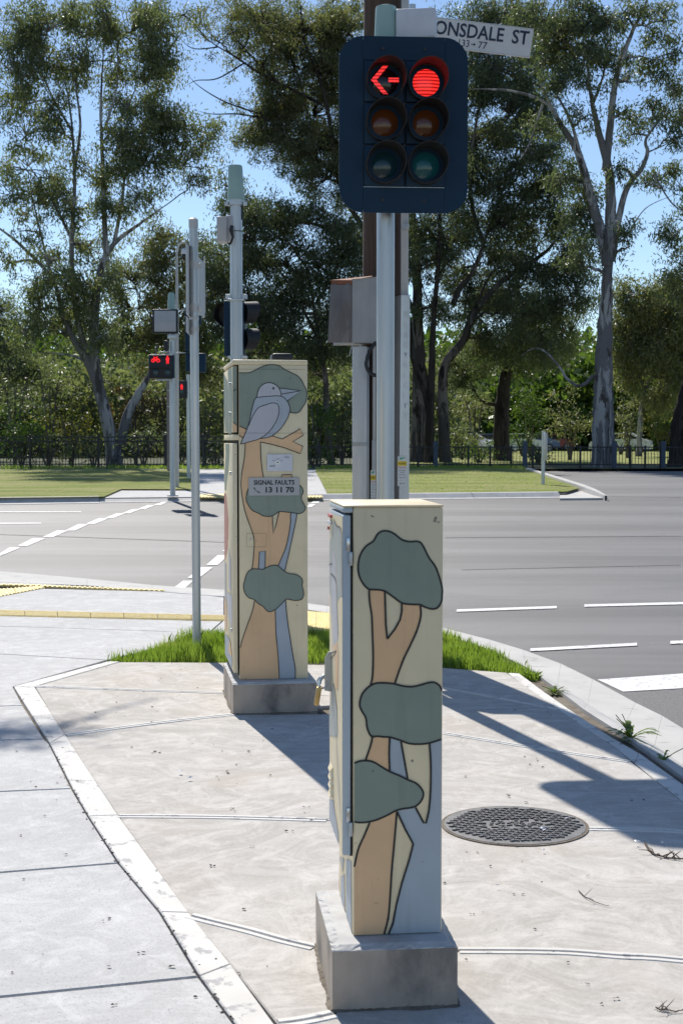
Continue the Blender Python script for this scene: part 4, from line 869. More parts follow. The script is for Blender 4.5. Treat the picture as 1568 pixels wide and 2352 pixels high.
def sticker(x0, x1, y0, y1, Y, par):
    a, b = P(x0, y1, Y), P(x1, y0, Y); d = Y-.003; w_, h_ = b.x-a.x, b.z-a.z
    rows_ = (('stickerw', .84, 1), ('stickery', .68, .835), ('stickerw', .57, .675), ('stickerw', .18, .565), ('stickerw', 0, .17))
    t_ = None
    for i, (m_, lo, hi) in enumerate(rows_):
        t_ = MB().box(a.x, b.x, d-.001, d, a.z+h_*lo, a.z+h_*hi, WF).build('warning_sticker', M[m_], par)
    tx = lambda s, lo, hi, mm, ind=.06: text(s, 'lettering', M[mm], par, Vector((a.x+w_*ind, d-.0015, a.z+h_*lo)), Vector((1, 0, 0)), Vector((0, 0, 1)), w_*(1-2*ind), h_*(hi-lo), .0, .01, n=Vector((0, -1, 0)))
    tx('WARNING', .715, .80, 'line'); tx('Power Cables', .60, .65, 'red'); tx('Before digging', .50, .535, 'ink', .15); tx('contact your', .43, .46, 'ink', .2); tx('power company', .355, .385, 'ink', .1); tx('Please contact', .27, .30, 'ink', .12); tx('Call 1100', .06, .11, 'ink', .2)
    mb = MB(); cx_, cz_ = a.x+w_*.5, a.z+h_*.93
    mb.fill([(cx_+w_*.32*math.cos(t)+w_*.12*math.sin(t), cz_+h_*.038*math.sin(t)) for t in [k*math.pi/8 for k in range(16)]], lambda p, q: Vector((p, d-.0016, q))); mb.build('sticker_emblem', M['teal'], par, recalc=False)
    mb = MB(); mb.fill([(cx_+w_*.1+w_*.12*math.cos(t), cz_+h_*.014*math.sin(t)) for t in [k*math.pi/8 for k in range(16)]], lambda p, q: Vector((p, d-.0018, q))); mb.build('sticker_emblem', M['stickerw'], par, recalc=False)
sticker(912.5, 933.5, 1048, 1116, Yg, up); sticker(850.5, 862.5, 1080, 1150, YW-.17, up)
# old steel box on the pole
YM = YW-.26
mx = thing('meter_box', 'old rust-topped grey steel box fixed to the left side of the wooden power pole', 'metal box', P(810, 700, YM))
def W3(x, y, Y): return P(x, y, Y)
c0, c1_, c2_ = (P(809, 1, YM).x, YM), (P(872, 1, YM).x, YM+.02), (P(755, 1, YM+.16).x, YM+.16)
def zz_(y, Y): return P(800, y, Y).z
fr_top, fr_bot = zz_(641, YM), zz_(787, YM)
mb = MB(); mb.add([(c0[0], c0[1], fr_bot), (c1_[0], c1_[1], fr_bot), (c1_[0], c1_[1], zz_(633, YM)), (c0[0], c0[1], fr_top)], [(0, 1, 2, 3)])
bk_y = YM+.30
mb = MB(); v = [(c0[0], c0[1]), (c1_[0], c1_[1]), (c1_[0], bk_y), (c2_[0]+.03, bk_y)]
tp = [zz_(641, YM), zz_(634, YM), zz_(634, YM), zz_(644, YM)]
mb.add([(x, y, fr_bot) for x, y in v]+[(x, y, t) for (x, y), t in zip(v, tp)], [(0, 1, 5, 4), (1, 2, 6, 5), (2, 3, 7, 6), (3, 0, 4, 7), (3, 2, 1, 0), (4, 5, 6, 7)]); mb.build('case', M['zinc'], mx)
a0 = Vector((c0[0]-.003, YM-.004, 0)); d0_ = Vector((P(760.5, 1, YM+.16).x, YM+.16, 0)); d1_ = Vector((P(754, 1, YM+.14).x, YM+.13, 0))
n_ = Vector((-(d0_-a0).y, (d0_-a0).x, 0)).normalized()*-.008
def zat(y, v_): return P(800, y, v_.y).z
mb = MB(); T0, T1 = a0+Vector((0, 0, zat(655, a0))), d0_+Vector((0, 0, zat(655, d0_))); B0_, B1_ = a0+Vector((-.004, 0, zat(787, a0))), d1_+Vector((0, 0, zat(787, d1_)))
mb.add([T0, T1, B1_, B0_]+[q+n_*-1 for q in (T0, T1, B1_, B0_)], [(0, 1, 2, 3), (4, 5, 6, 7), (0, 1, 5, 4), (1, 2, 6, 5), (2, 3, 7, 6), (3, 0, 4, 7)]); mb.build('door', M['oldzinc'], mx)
mb = MB(); R0, R1, R2, R3 = a0+Vector((0, 0, zat(643, a0))), d0_+Vector((0, 0, zat(643, d0_))), Vector((c1_[0], YM+.01, zz_(632, YM))), Vector((c1_[0], bk_y, zz_(636, bk_y)))
T0u, T1u = a0+Vector((0, 0, zat(654, a0))), d0_+Vector((0, 0, zat(655, d0_)))
mb.add([R0, R1, T1u, T0u, R2+Vector((0, 0, .002)), R3, Vector((c2_[0], bk_y, zat(640, d0_)))], [(0, 1, 2, 3), (0, 4, 5, 6, 1)]); mb.build('lid', M['rust'], mx)
for x in (.18, .82):
    p = T0u.lerp(T1u, x); MB().box(-.018, .018, -.006, .004, -.022, .01, Fr(p, math.atan2((d0_-a0).y, (d0_-a0).x)), .002).build('hinge', M['oldzinc'], mx)
# street sign, slightly tilted
YN = 10.15
sn = thing('street_sign', 'white street name sign reading LONSDALE ST, tilted, high beside the main signal', 'street sign', P(1110, 95, YN))
tl, tr_, br, bl = P(957, 41, YN), P(1221, 73, YN-.05), P(1216, 137, YN-.05), P(952, 100, YN)
U_ = (tr_-tl).normalized(); V_ = (tl-bl); V_ = (V_-U_*V_.dot(U_)).normalized(); nn = U_.cross(V_); 
if nn.y > 0: nn = -nn
ln, ht = (tr_-tl).length, px(64.5, YN)
Q = lambda a, b, d: bl+U_*a+V_*b-nn*d
mb = MB(); mb.prism([(0, 0), (ln, 0), (ln, ht), (0, ht)], Q, 0, .02); bd = mb.build('plate', M['signwhite'], sn)
for e0, e1 in ((0, .007), (ht-.007, ht)): MB().prism([(0, e0), (ln, e0), (ln, e1), (0, e1)], Q, -.002, .0).build('plate_edge', M['alu'], sn)
def sloc(x, y): p = on_plane(x, y, bl, nn)-bl; return p.dot(U_), p.dot(V_)
D1 = lambda x, y: (721.3+.36*x, .36*y)
a_ = sloc(*D1(768, 240)); b_2 = sloc(*D1(1366, 305)); hh = ht*.485
yb0 = ht*.41
text('ONSDALE', 'lettering', M['ink'], sn, bl+U_*sloc(*D1(762, 230))[0]+V_*yb0, U_, V_, sloc(*D1(1205, 250))[0]-sloc(*D1(762, 230))[0], hh, .003, .016, n=nn)
text('ST', 'lettering', M['ink'], sn, bl+U_*sloc(*D1(1258, 260))[0]+V_*yb0, U_, V_, sloc(*D1(1366, 260))[0]-sloc(*D1(1258, 260))[0], hh, .003, .016, n=nn)
text('L', 'lettering', M['ink'], sn, bl+U_*(sloc(*D1(762, 230))[0]-.085)+V_*yb0, U_, V_, .06, hh, .003, .0, n=nn)
text('133', 'lettering', M['ink'], sn, bl+U_*sloc(*D1(918, 300))[0]+V_*ht*.10, U_, V_, sloc(*D1(985, 300))[0]-sloc(*D1(918, 300))[0], ht*.24, .003, 0, n=nn)
text('77', 'lettering', M['ink'], sn, bl+U_*sloc(*D1(1043, 300))[0]+V_*ht*.10, U_, V_, sloc(*D1(1100, 300))[0]-sloc(*D1(1043, 300))[0], ht*.24, .003, 0, n=nn)
a_ = sloc(*D1(998, 297))[0]; e_ = sloc(*D1(1028, 297))[0]; yy = ht*.21
mb = MB(); mb.fill([(a_, yy-.003), (e_-.012, yy-.003), (e_-.014, yy-.011), (e_, yy), (e_-.014, yy+.011), (e_-.012, yy+.003), (a_, yy+.003)], lambda p, q: Q(p, q, -.004)); mb.build('arrow', M['ink'], sn, recalc=False)
MB().tube([bl+V_*ht*.5-nn*.02+U_*.02, Vector((wx+.05, YW, (bl+V_*ht*.5).z))], .018, 10).build('bracket', M['galv'], sn, True)
# ------------------------------------------------------------ second signal pole behind the tall cabinet
Y2 = 13.3; D7 = lambda x, y: (313.6+.2533*x, 345+.2533*y)
x2 = P(543, 700, Y2).x
t2 = thing('traffic_signal', 'signal pole with a pale green cap rising from behind the bird cabinet', 'traffic light', (x2, Y2, 0))
cyl(Vector((x2, Y2, -.05)), Vector((x2, Y2, P(543, 460, Y2).z)), .0575).build('pole', M['galv'], t2, True)
zc0, zc1 = P(543, 460, Y2).z, P(541, 379, Y2).z
MB().tube([(x2, Y2, zc0), (x2, Y2, zc0+.02), (x2-.002, Y2, zc0+.12), (x2-.006, Y2, zc1-.02), (x2-.006, Y2, zc1-.005), (x2-.006, Y2, zc1)], [.083, .081, .072, .067, .06, .04], 28).build('pole_cap', M['capgreen'], t2, True)
MB().tube([(x2, Y2, zc0-.05), (x2, Y2, zc0-.0)], .078, 24).build('collar', M['galv'], t2, True)
for dx in (-.09, .085): MB().box(x2+dx-.015, x2+dx+.02, Y2-.05, Y2-.02, zc0-.055, zc0-.02, WF).build('bracket_lug', M['galv'], t2)
MB().tube([P(556.5, 466, Y2-.02), P(557, 490, Y2-.02), P(555.5, 505, Y2-.02)], .009, 8).build('cable', M['black'], t2, True)
MB().tube([P(530, 470, Y2-.02), P(529, 495, Y2-.02)], .008, 8).build('cable', M['black'], t2, True)
jb = MB().box(P(497.5, 500, Y2-.1).x, P(521, 500, Y2-.1).x, Y2-.1, Y2+.05, P(510, 555, Y2-.1).z, P(510, 497, Y2-.1).z, WF, .008, 3).build('junction_box', M['boxgrey'], t2, True)
MB().box(P(520, 500, Y2-.06).x, P(538, 500, Y2-.06).x, Y2-.05, Y2+.04, P(510, 553, Y2-.06).z, P(510, 494, Y2-.06).z, WF, .006).build('box_return', M['boxgrey'], t2, True)
MB().tube([P(x, y, Y2-.12) for x, y in ((533, 518), (531, 528), (535, 545), (530, 558), (527, 562))], [.018, .02, .012, .009, .006], 8).build('cable', M['black'], t2, True)
for y in (533, 691): MB().tube([(x2, Y2, P(543, y, Y2).z), (x2, Y2, P(543, y-2, Y2).z)], .0595, 20).build('strap', M['black'], t2, True)
zb0, zb1 = P(543, 687, Y2).z, P(543, 676, Y2).z
MB().box(x2-.10, x2+.10, Y2-.02, Y2+.06, zb0, zb1, WF, .004).build('bracket', M['galv'], t2); MB().box(x2-.075, x2+.075, Y2-.07, Y2+.05, zb0-.02, zb0-.001, WF, .004).build('bracket', M['galv'], t2)
MB().box(x2-.08, x2+.10, Y2-.03, Y2+.05, P(543, 823, Y2).z, P(543, 817, Y2).z, WF, .004).build('bracket', M['galv'], t2)
def boxpx(x0, x1, y0, y1, Y, dep, name, mat, par, bev=.01):
    return MB().box(P(x0, y0, Y).x, P(x1, y0, Y).x, Y, Y+dep, P(x0, y1, Y).z, P(x0, y0, Y).z, WF, bev).build(name, mat, par, True)
lh = boxpx(514, 531, 690, 818, Y2+.08, .26, 'lamp_housing', M['navy'], t2)
lh2 = boxpx(545, 560, 690, 814, Y2+.1, .26, 'lamp_housing', M['navy'], t2)
def visor(tip, basec, rb_, rt, name, par, longtop=.0, n=20):
    mb = MB(); ax_ = (tip-basec).normalized(); s1 = Vector((0, 0, 1)).cross(ax_).normalized(); s2 = ax_.cross(s1); L_ = (tip-basec).length; vs = []
    for j in range(n):
        t = 2*math.pi*j/n; k = .62+.38*(.5+.5*math.sin(t))
        vs += [basec+(s1*math.cos(t)+s2*math.sin(t))*rb_, basec+ax_*L_*k+(s1*math.cos(t)+s2*math.sin(t))*rt]
    mb.add(vs, [(2*j, 2*((j+1) % n), 2*((j+1) % n)+1, 2*j+1) for j in range(n)]+[tuple(2*j for j in range(n))]); return mb.build(name, M['visor'], par, True)
for y in (718, 780): visor(P(589, y, Y2+.30), P(556, y, Y2+.20), .100, .105, 'visor', lh2)
visor(P(511, 722, Y2+.14), P(523, 722, Y2+.22), .105, .11, 'visor', lh)
# ------------------------------------------------------------ sign pole in the grass (leans slightly)
gb = G(452.5, 1493); YP = gb.y
sp_ = thing('sign_pole', 'thin galvanised sign pole with two edge-on sign plates, standing in the grass strip', 'sign post', gb)
tp_ = P(444.3, 504, YP)
MB().tube([gb-Vector((0, 0, .05)), tp_], .0305, 20).build('pole', M['galv'], sp_, True)
MB().tube([tp_-Vector((0, 0, .06)), tp_, tp_+Vector((0, 0, .012))], [.0335, .0335, .018], 20).build('pole_cap', M['alu'], sp_, True)
def onp(y): p = P(448, y, YP); t = (p.z-gb.z)/(tp_.z-gb.z); return gb.lerp(tp_, t)
for y0, y1 in ((600, 617), (699, 717), (728, 735), (752, 760)): MB().tube([onp(y1), onp(y0)], .0335, 20).build('clamp', M['alu'], sp_, True)
def signplate(xa, xb, ya, yb, Ya, Yb, name='sign_plate', slope=0):
    a, b = P(xa, ya, Ya), P(xb, ya, Yb); z0, z1 = P(xa, yb, Ya).z, a.z; d_ = (b-a); d_.z = 0; d_.normalize(); n_ = Vector((-d_.y, d_.x, 0))*.0025
    mb = MB(); z1b = z1+slope; q = [Vector((a.x, a.y, z0)), Vector((b.x, b.y, z0)), Vector((b.x, b.y, z1b)), Vector((a.x, a.y, z1))]
    mb.add([v-n_ for v in q]+[v+n_ for v in q], [(0, 1, 2, 3), (7, 6, 5, 4), (0, 1, 5, 4), (1, 2, 6, 5), (2, 3, 7, 6), (3, 0, 4, 7)]); return mb.build(name, M['alu'], sp_)
signplate(427.5, 437.5, 562, 720, YP-.30, YP+.12, slope=.05); signplate(428, 436, 726, 762, YP-.28, YP+.05)
pr = MB(); q0, q1 = P(455, 591, YP+.05), P(471, 588, YP+.33)
signplate(455.5, 469, 590, 719, YP+.04, YP+.4); MB().tube([P(469.6, 588, YP+.4), P(470.2, 719, YP+.4)], .006, 8).build('plate_rim', M['alu'], sp_, True)
for y in (608, 708): MB().box(P(452, y, YP).x, P(462, y, YP).x, YP-.01, YP+.06, P(452, y+5, YP).z, P(452, y-4, YP).z, WF, .004).build('bracket', M['alu'], sp_)
# ------------------------------------------------------------ far side signals
g3 = G(397, 1140, .0); Y3 = g3.y; S3 = lambda n: n*Y3/F
D8 = lambda x, y: (397.5 if 0 else 313.6+.104*x, 777.7+.104*y)
t3 = thing('pedestrian_signal', 'signal pole across the road with red bicycle and red walking-person lamps', 'pedestrian light', g3)
MB().tube([g3, P(396.5, 1000, Y3), P(395.5, 705, Y3)], .0575, 16).build('pole', M['galv'], t3, True)
MB().tube([P(394, 712, Y3), P(394, 700, Y3), P(394, 676, Y3), P(394, 672, Y3)], [.085, .08, .067, .04], 18).build('pole_cap', M['capgreen'], t3, True)
MB().tube([g3-Vector((0, 0, .0)), g3+Vector((0, 0, .03))], .12, 18).build('base_collar', M['galv'], t3, True)
YA = Y3-.25
sb = boxpx(350, 408, 710, 766, YA, .12, 'sign_box', M['black'], t3, .01); boxpx(354.5, 404, 713.5, 761.5, YA-.012, .01, 'sign_box_panel', M['boxgrey'], sb, .003)
boxpx(385, 404, 768, 778, YA+.05, .1, 'bracket', M['galv'], t3, .005); boxpx(377, 385.5, 782, 805, YA+.05, .12, 'camera', M['black'], t3, .01)
hd = boxpx(341, 396, 815, 869, YA, .25, 'lamp_housing', M['black'], t3, .02)
boxpx(388, 399, 814, 868, YA+.03, .2, 'lamp_housing_side', M['navy'], t3, .01); boxpx(343, 395, 813.5, 816, YA-.12, .14, 'hood', M['alu'], hd, .005)
boxpx(343, 394, 842, 845, YA-.10, .11, 'hood', M['black'], hd, .005); boxpx(359, 395, 871, 874, YA+.05, .05, 'bracket', M['galv'], t3, .004); boxpx(366, 392, 807, 809, YA+.05, .05, 'bracket', M['galv'], t3, .004)
def flat(pts, Y, name, mat, par): mb = MB(); mb.fill([(P(x, y, Y).x, P(x, y, Y).z) for x, y in pts], lambda a, b: Vector((a, Y, b))); return mb.build(name, mat, par, recalc=False)
Yf = YA-.006
man = [(0, -9.5), (1.6, -9), (1.8, -7.2), (1, -6.2), (3.6, -4.5), (4.2, 0), (3.2, 1), (2.8, 1), (3.0, 9), (1, 9), (.2, 3), (-.2, 3), (-1, 9), (-3, 9), (-2.6, 1), (-3.8, .5), (-4.2, -1), (-3.4, -4.5), (-1, -6.2), (-1.8, -7.2), (-1.6, -9)]
flat([(385+x, 826.5+y) for x, y in man], Yf, 'walking_person_symbol', M['redglow'], hd)
mb = MB()
for cx_ in (352, 363.6):
    ring = [(cx_+3.6*math.cos(t), 828+3.6*math.sin(t)) for t in [k*math.pi/7 for k in range(14)]]
    mb.ribbon([(P(x, y, Yf).x, P(x, y, Yf).z) for x, y in ring], S3(1.7), lambda a, b: Vector((a, Yf, b)), True)
for l in (((352, 828), (354.5, 821.5), (361, 821.5), (363.6, 828)), ((352, 828), (357.5, 828), (361, 822), (360.3, 819.5), (362.5, 819.5)), ((354.5, 822), (357.5, 828)), ((353, 819.8), (356, 819.8))):
    mb.ribbon([(P(x, y, Yf).x, P(x, y, Yf).z) for x, y in l], S3(1.7), lambda a, b: Vector((a, Yf, b)))
mb.build('bicycle_symbol', M['redglow'], hd, recalc=False)
for cx_ in (357.5, 385): boxpx(cx_-5.5, cx_+5.5, 848, 863, YA-.004, .003, 'unlit_lamp', M['darkl'], hd, .001)
g4 = G(433, 1128, 0); Y4 = 40; gz = Vector((P(433, 1000, Y4).x, Y4, B(Y4)))
t4 = thing('pedestrian_signal', 'smaller farther signal with a red walking person, partly hidden behind the two nearer poles', 'pedestrian light', gz)
MB().tube([gz, Vector((gz.x, Y4, P(433, 860, Y4).z))], .05, 12).build('pole', M['galv'], t4, True)
h4 = boxpx(402, 427, 874, 914, Y4-.1, .25, 'lamp_housing', M['black'], t4, .02)
boxpx(424, 434, 880, 884, Y4, .04, 'bracket', M['galv'], t4, .003); boxpx(424, 434, 905, 908, Y4, .04, 'bracket', M['galv'], t4, .003)
flat([(417.5+x*.72, 888.5+y*.72) for x, y in man], Y4-.106, 'walking_person_symbol', M['redglow'], h4)
flat([(406.5+2.9*math.cos(t), 888.5+2.9*math.sin(t)) for t in [k*math.pi/7 for k in range(14)]], Y4-.106, 'cycle_lamp', M['redglow'], h4); boxpx(415, 420, 897, 903, Y4-.104, .003, 'unlit_lamp', M['green'], h4, .001)
# backs of more signal heads beyond the thin pole
Y5 = 33.0; g5 = Vector((P(447, 1000, Y5).x, Y5, B(Y5)))
t5 = thing('traffic_signal', 'dark backs of signal heads seen half hidden behind the thin sign pole', 'traffic light', g5)
MB().tube([g5, Vector((g5.x, Y5, P(447, 690, Y5).z))], .0575, 12).build('pole', M['galv'], t5, True)
boxpx(424.5, 433, 715, 808, Y5-.1, .3, 'lamp_housing', M['navy'], t5, .02); boxpx(426, 437, 810, 854, Y5-.1, .25, 'lamp_housing', M['navy'], t5, .02); boxpx(456, 472, 811, 855, Y5-.1, .25, 'lamp_housing', M['navy'], t5, .02); boxpx(456, 461, 723, 745, Y5-.1, .25, 'lamp_housing', M['navy'], t5, .02)
boxpx(400, 426, 712, 714, Y5, .04, 'bracket', M['galv'], t5, .003); boxpx(403, 428, 809.5, 811.5, Y5, .04, 'bracket', M['galv'], t5, .003)
# cctv mast with gooseneck
Yc = 34.0; gc = Vector((P(406, 1000, Yc).x, Yc, B(Yc)))
tc = thing('camera_mast', 'grey gooseneck mast with a white dome camera beyond the pedestrian signal', 'camera pole', gc)
pts = [gc]+[P(x, y, Yc) for x, y in ((407, 900), (407, 765), (406.5, 610), (406, 585), (408, 570), (413, 560), (420, 556.5), (427, 558), (430, 562))]
MB().tube(pts, [.05, .045, .04, .032, .026, .026, .026, .026, .026, .024], 12).build('mast', M['boxgrey'], tc, True)
MB().tube([P(423, 570, Yc-.1), P(423, 574, Yc-.1), P(423, 584, Yc-.1)], [.03, .07, .075], 14).build('camera_hood', M['white'], tc, True); MB().tube([P(423, 584, Yc-.1), P(423, 590, Yc-.1), P(423, 593, Yc-.1)], [.06, .055, .02], 14).build('camera_dome', M['black'], tc, True)
# pinkish pole at the fence
Yq = 47.0; gq = Vector((P(388, 1000, Yq).x, Yq, B(Yq)))
tq = thing('light_pole', 'weathered pinkish grey pole beside the fence behind the pedestrian signal', 'pole', gq)
MB().tube([gq, P(387.5, 960, Yq), P(386.5, 850, Yq), P(386, 800, Yq)], [.065, .062, .055, .05], 12).build('pole', noisy('weathered_concrete_pole', (.30, .24, .23), (.22, .19, .19), 3, .8), tq, True)
for y in (898, 935): MB().tube([P(388, y, Yq), P(388, y-2, Yq)], .07, 12).build('strap', M['galv'], tq, True)
# edge-on sign on the right verge
ge = G(1246, 1113, .01); Ye = ge.y
te = thing('guide_sign', 'small edge-on sign on a steel post at the tip of the right grass verge', 'sign post', ge)
MB().tube([ge, P(1247.5, 991, Ye)], .045, 14).build('post', M['galv'], te, True); MB().tube([P(1247.5, 993, Ye), P(1247.5, 990, Ye)], [.05, .03], 14).build('post_cap', M['white'], te, True)
boxpx(1250.5, 1256.5, 994, 1057, Ye-.25, .5, 'sign_plate', M['alu'], te, .004)

# ------------------------------------------------------------ fences
def fence(name, label, Y, x0, x1, ztop, rails, posts, pw, postmat, px_sp):
    xa, xb = P(x0, 1000, Y).x, P(x1, 1000, Y).x; zb = B(Y)
    t = thing(name, label, 'fence', ((xa+xb)/2, Y, zb))
    for z in rails: MB().box(xa, xb, Y-.02, Y+.02, zb+z-.02, zb+z+.02, WF).build('rail', M['fence'], t)
    for p in posts:
        x, h, w_, mt = p; X = P(x, 1000, Y).x; MB().box(X-w_/2, X+w_/2, Y-w_/2, Y+w_/2, zb-.05, zb+h, WF, .005).build('post', M[mt], t)
    mb = MB(); x = xa
    while x < xb:
        mb.box(x-.009, x+.009, Y-.009, Y+.009, zb+.08, zb+rails[-1]+.02, WF); x += px_sp
    mb.build('pickets', M['fence'], t, kind='stuff'); return t
YFe = G(0, 1076).y; print('FENCE Y', YFe)
zz = lambda y, Y=YFe: P(784, y, Y).z-B(Y)
fence('picket_fence', 'tall black metal picket fence along the left verge in front of the shrubs', YFe, -420, 640, 0, (.15, zz(1013.5), zz(1004)), [(x, zz(998), .075, 'fence') for x in (-400, -243, -88, 69, 226, 380, 467, 560, 640)], .07, 'fence', .115)
fence('picket_fence', 'low black metal picket fence with a single top rail beside the side road', YFe+1.0, 700, 2100, 0, (.12, zz(1027, YFe+1)),
      [(x, zz(1023, YFe+1), .07, 'fence') for x in (735, 820, 960, 1022, 1075, 1125, 1174, 1223, 1332, 1447, 1481, 1516, 1600, 1700)]+[(x, zz(1013, YFe+1), .16, 'fencepost') for x in (1000, 1205, 1410, 1522)], .07, 'fence', .115)

# ------------------------------------------------------------ trees
rng = np.random.default_rng(11)
def leafmesh(name, cents, per, spread, Ln, Wd, mat, parent, droop=.75, kind='stuff', flat_=.8, spreads=None):
    n = len(cents)
    if n == 0: return None
    c = np.repeat(np.asarray(cents, dtype=np.float32), per, 0); m = len(c)
    sp = spread if spreads is None else np.repeat(spreads, per)[:, None]
    p = c+rng.normal(size=(m, 3)).astype(np.float32)*sp*np.array([1, 1, flat_], dtype=np.float32)
    d = rng.normal(size=(m, 3))*.75; d[:, 2] -= droop*1.3; d /= np.linalg.norm(d, axis=1)[:, None]
    r = rng.normal(size=(m, 3)); s = np.cross(d, r); s /= np.linalg.norm(s, axis=1)[:, None]
    L = Ln*rng.uniform(.6, 1.25, (m, 1)); W_ = Wd*rng.uniform(.7, 1.2, (m, 1))
    bend = np.cross(d, s)*L*.12
    v = np.empty((m, 4, 3), dtype=np.float32); v[:, 0] = p; v[:, 1] = p+d*L*.4+s*W_+bend; v[:, 2] = p+d*L; v[:, 3] = p+d*L*.45-s*W_+bend
    v = v.reshape(-1, 3)-np.array(ORG[parent.name], dtype=np.float32) if parent else v.reshape(-1, 3)
    me = bpy.data.meshes.new(name); me.vertices.add(4*m); me.vertices.foreach_set('co', v.ravel())
    me.loops.add(4*m); me.loops.foreach_set('vertex_index', np.arange(4*m, dtype=np.int32))
    me.polygons.add(m); me.polygons.foreach_set('loop_start', np.arange(0, 4*m, 4, dtype=np.int32)); me.polygons.foreach_set('loop_total', np.full(m, 4, dtype=np.int32))
    me.materials.append(mat); me.update(calc_edges=True); o = bpy.data.objects.new(name, me); C.objects.link(o)
    if parent: o.parent = parent
    ORG[o.name] = ORG[parent.name] if parent else Vector((0, 0, 0))
    if kind: o['kind'] = kind
    return o
def tree(name, label, Y, limbs, blobs, lmat, bmat, group=None, dens=3.0, per=56, spread=.23, Ln=.19, Wd=.025, cat='tree', gap=.12, twigr=.026, rzf=1.0, jit=1.2, scr=None, freq=1.05, droop=.75):
    sc = Y/F; b0 = limbs[0][0][0]; base_ = Vector((P(b0[0], 1000, Y).x, Y+(b0[2] if len(b0) > 2 else 0), B(Y)))
    t = thing(name, label, cat, base_, group); sk = []; r0s = random.Random(hash(label) % 1000 if False else len(label)*7+int(Y*10))
    for k, (pts, w0, w1) in enumerate(limbs):
        q = [P(a[0], a[1], Y+(a[2] if len(a) > 2 else 0)) for a in pts]
        if k == 0 or pts[0][1] > 1040: q[0] = Vector((q[0].x, q[0].y, B(q[0].y)-.15))
        s_ = smooth([tuple(a) for a in q], 6, False); s_ = [Vector(a)+Vector((r0s.gauss(0, 1), r0s.gauss(0, 1), 0))*sc*w0*.018 for a in s_]
        w1 = w1*.4; n = len(s_); rad = [sc*.5*(w0+(w1-w0)*(i/(n-1))**1.15) for i in range(n)]
        if k == 0 or pts[0][1] > 1040: rad[0] *= 1.35; rad[1] *= 1.12
        MB().tube(s_, rad, 12 if w0 > 12 else 7).build('trunk' if k == 0 else 'limb', M[bmat], t, True, recalc=False)
        sk += [(v, r) for v, r in zip(s_, rad)]
    cents = []; sps = []; tw = MB()
    def conn(a, ra, b, rb, n=5, sides=4):
        mid = a.lerp(b, .5)+Vector((0, 0, (b-a).length*.12))+Vector((r0s.gauss(0, .08), r0s.gauss(0, .08), 0))*(b-a).length
        pts = [a.lerp(mid, t_).lerp(mid.lerp(b, t_), t_) for t_ in [i/(n-1) for i in range(n)]]
        pts = [p_+(Vector((r0s.gauss(0, .02), r0s.gauss(0, .02), r0s.gauss(0, .02)))*(b-a).length if 0 < i < n-1 else Vector()) for i, p_ in enumerate(pts)]
        tw.tube(pts, [ra+(rb-ra)*i/(n-1) for i in range(n)], sides, False); return pts
    if cat == 'tree': dens = dens*4.0; gap = gap-.05; bark_j = 1
    for bl in blobs:
        cx_, cy_, rx, ry = bl[:4]; dm = (bl[4] if len(bl) > 4 else 1)
        if cat == 'tree': rx *= 1.24; ry *= 1.22
        dz = bl[5] if len(bl) > 5 else r0s.uniform(-jit, jit)
        cy2 = P(cx_, cy_, Y+dz); rX, rZ = rx*sc, ry*sc; rY = (rX+rZ)/2*rzf
        SA = np.array([tuple(v) for v, _ in sk]); cc = np.array(tuple(cy2))
        dd = np.linalg.norm(SA-cc, axis=1)+np.maximum(0, SA[:, 2]-cc[2]+.3)*.9; j = int(dd.argmin()); a, ra = sk[j]
        cy3 = cy2+Vector((0, 0, -rZ*.2)); pl_ = conn(a, min(ra, .075), cy3, .028, 8, 6); local = [(p_, .03) for p_ in pl_[2:]]; sk += local
        nC = max(3, int(dens*dm*math.pi*rX*rZ)); LA = np.array([tuple(p_) for p_, _ in local])
        for _ in range(nC):
            for _t in range(6):
                v = rng.normal(size=3); v /= np.linalg.norm(v); v *= rng.uniform(.0, 1)**.42*(1 if rng.random() < .8 else 1.4)
                p_ = Vector((cy2.x+v[0]*rX, cy2.y+v[1]*rY, cy2.z+v[2]*rZ))
                if noise.noise(p_*freq)+.35*noise.noise(p_*freq*2.6) > -gap: break
            else: continue
            cents.append(tuple(p_)); sps.append(spread*r0s.uniform(.65, 1.25))
            if r0s.random() < .8:
                dl = np.linalg.norm(LA-np.array(tuple(p_)), axis=1)+np.maximum(0, LA[:, 2]-p_.z)*.6; jj = int(dl.argmin())
                conn(local[jj][0], twigr, p_, .007, 4, 3)
    tw.build('branches', M[bmat], t, True, kind='stuff', recalc=False)
    leafmesh('crown', cents, per, spread, Ln, Wd, M[lmat], t, droop, spreads=np.array(sps, dtype=np.float32)); return t
GT = 'tall gum trees behind the fence'
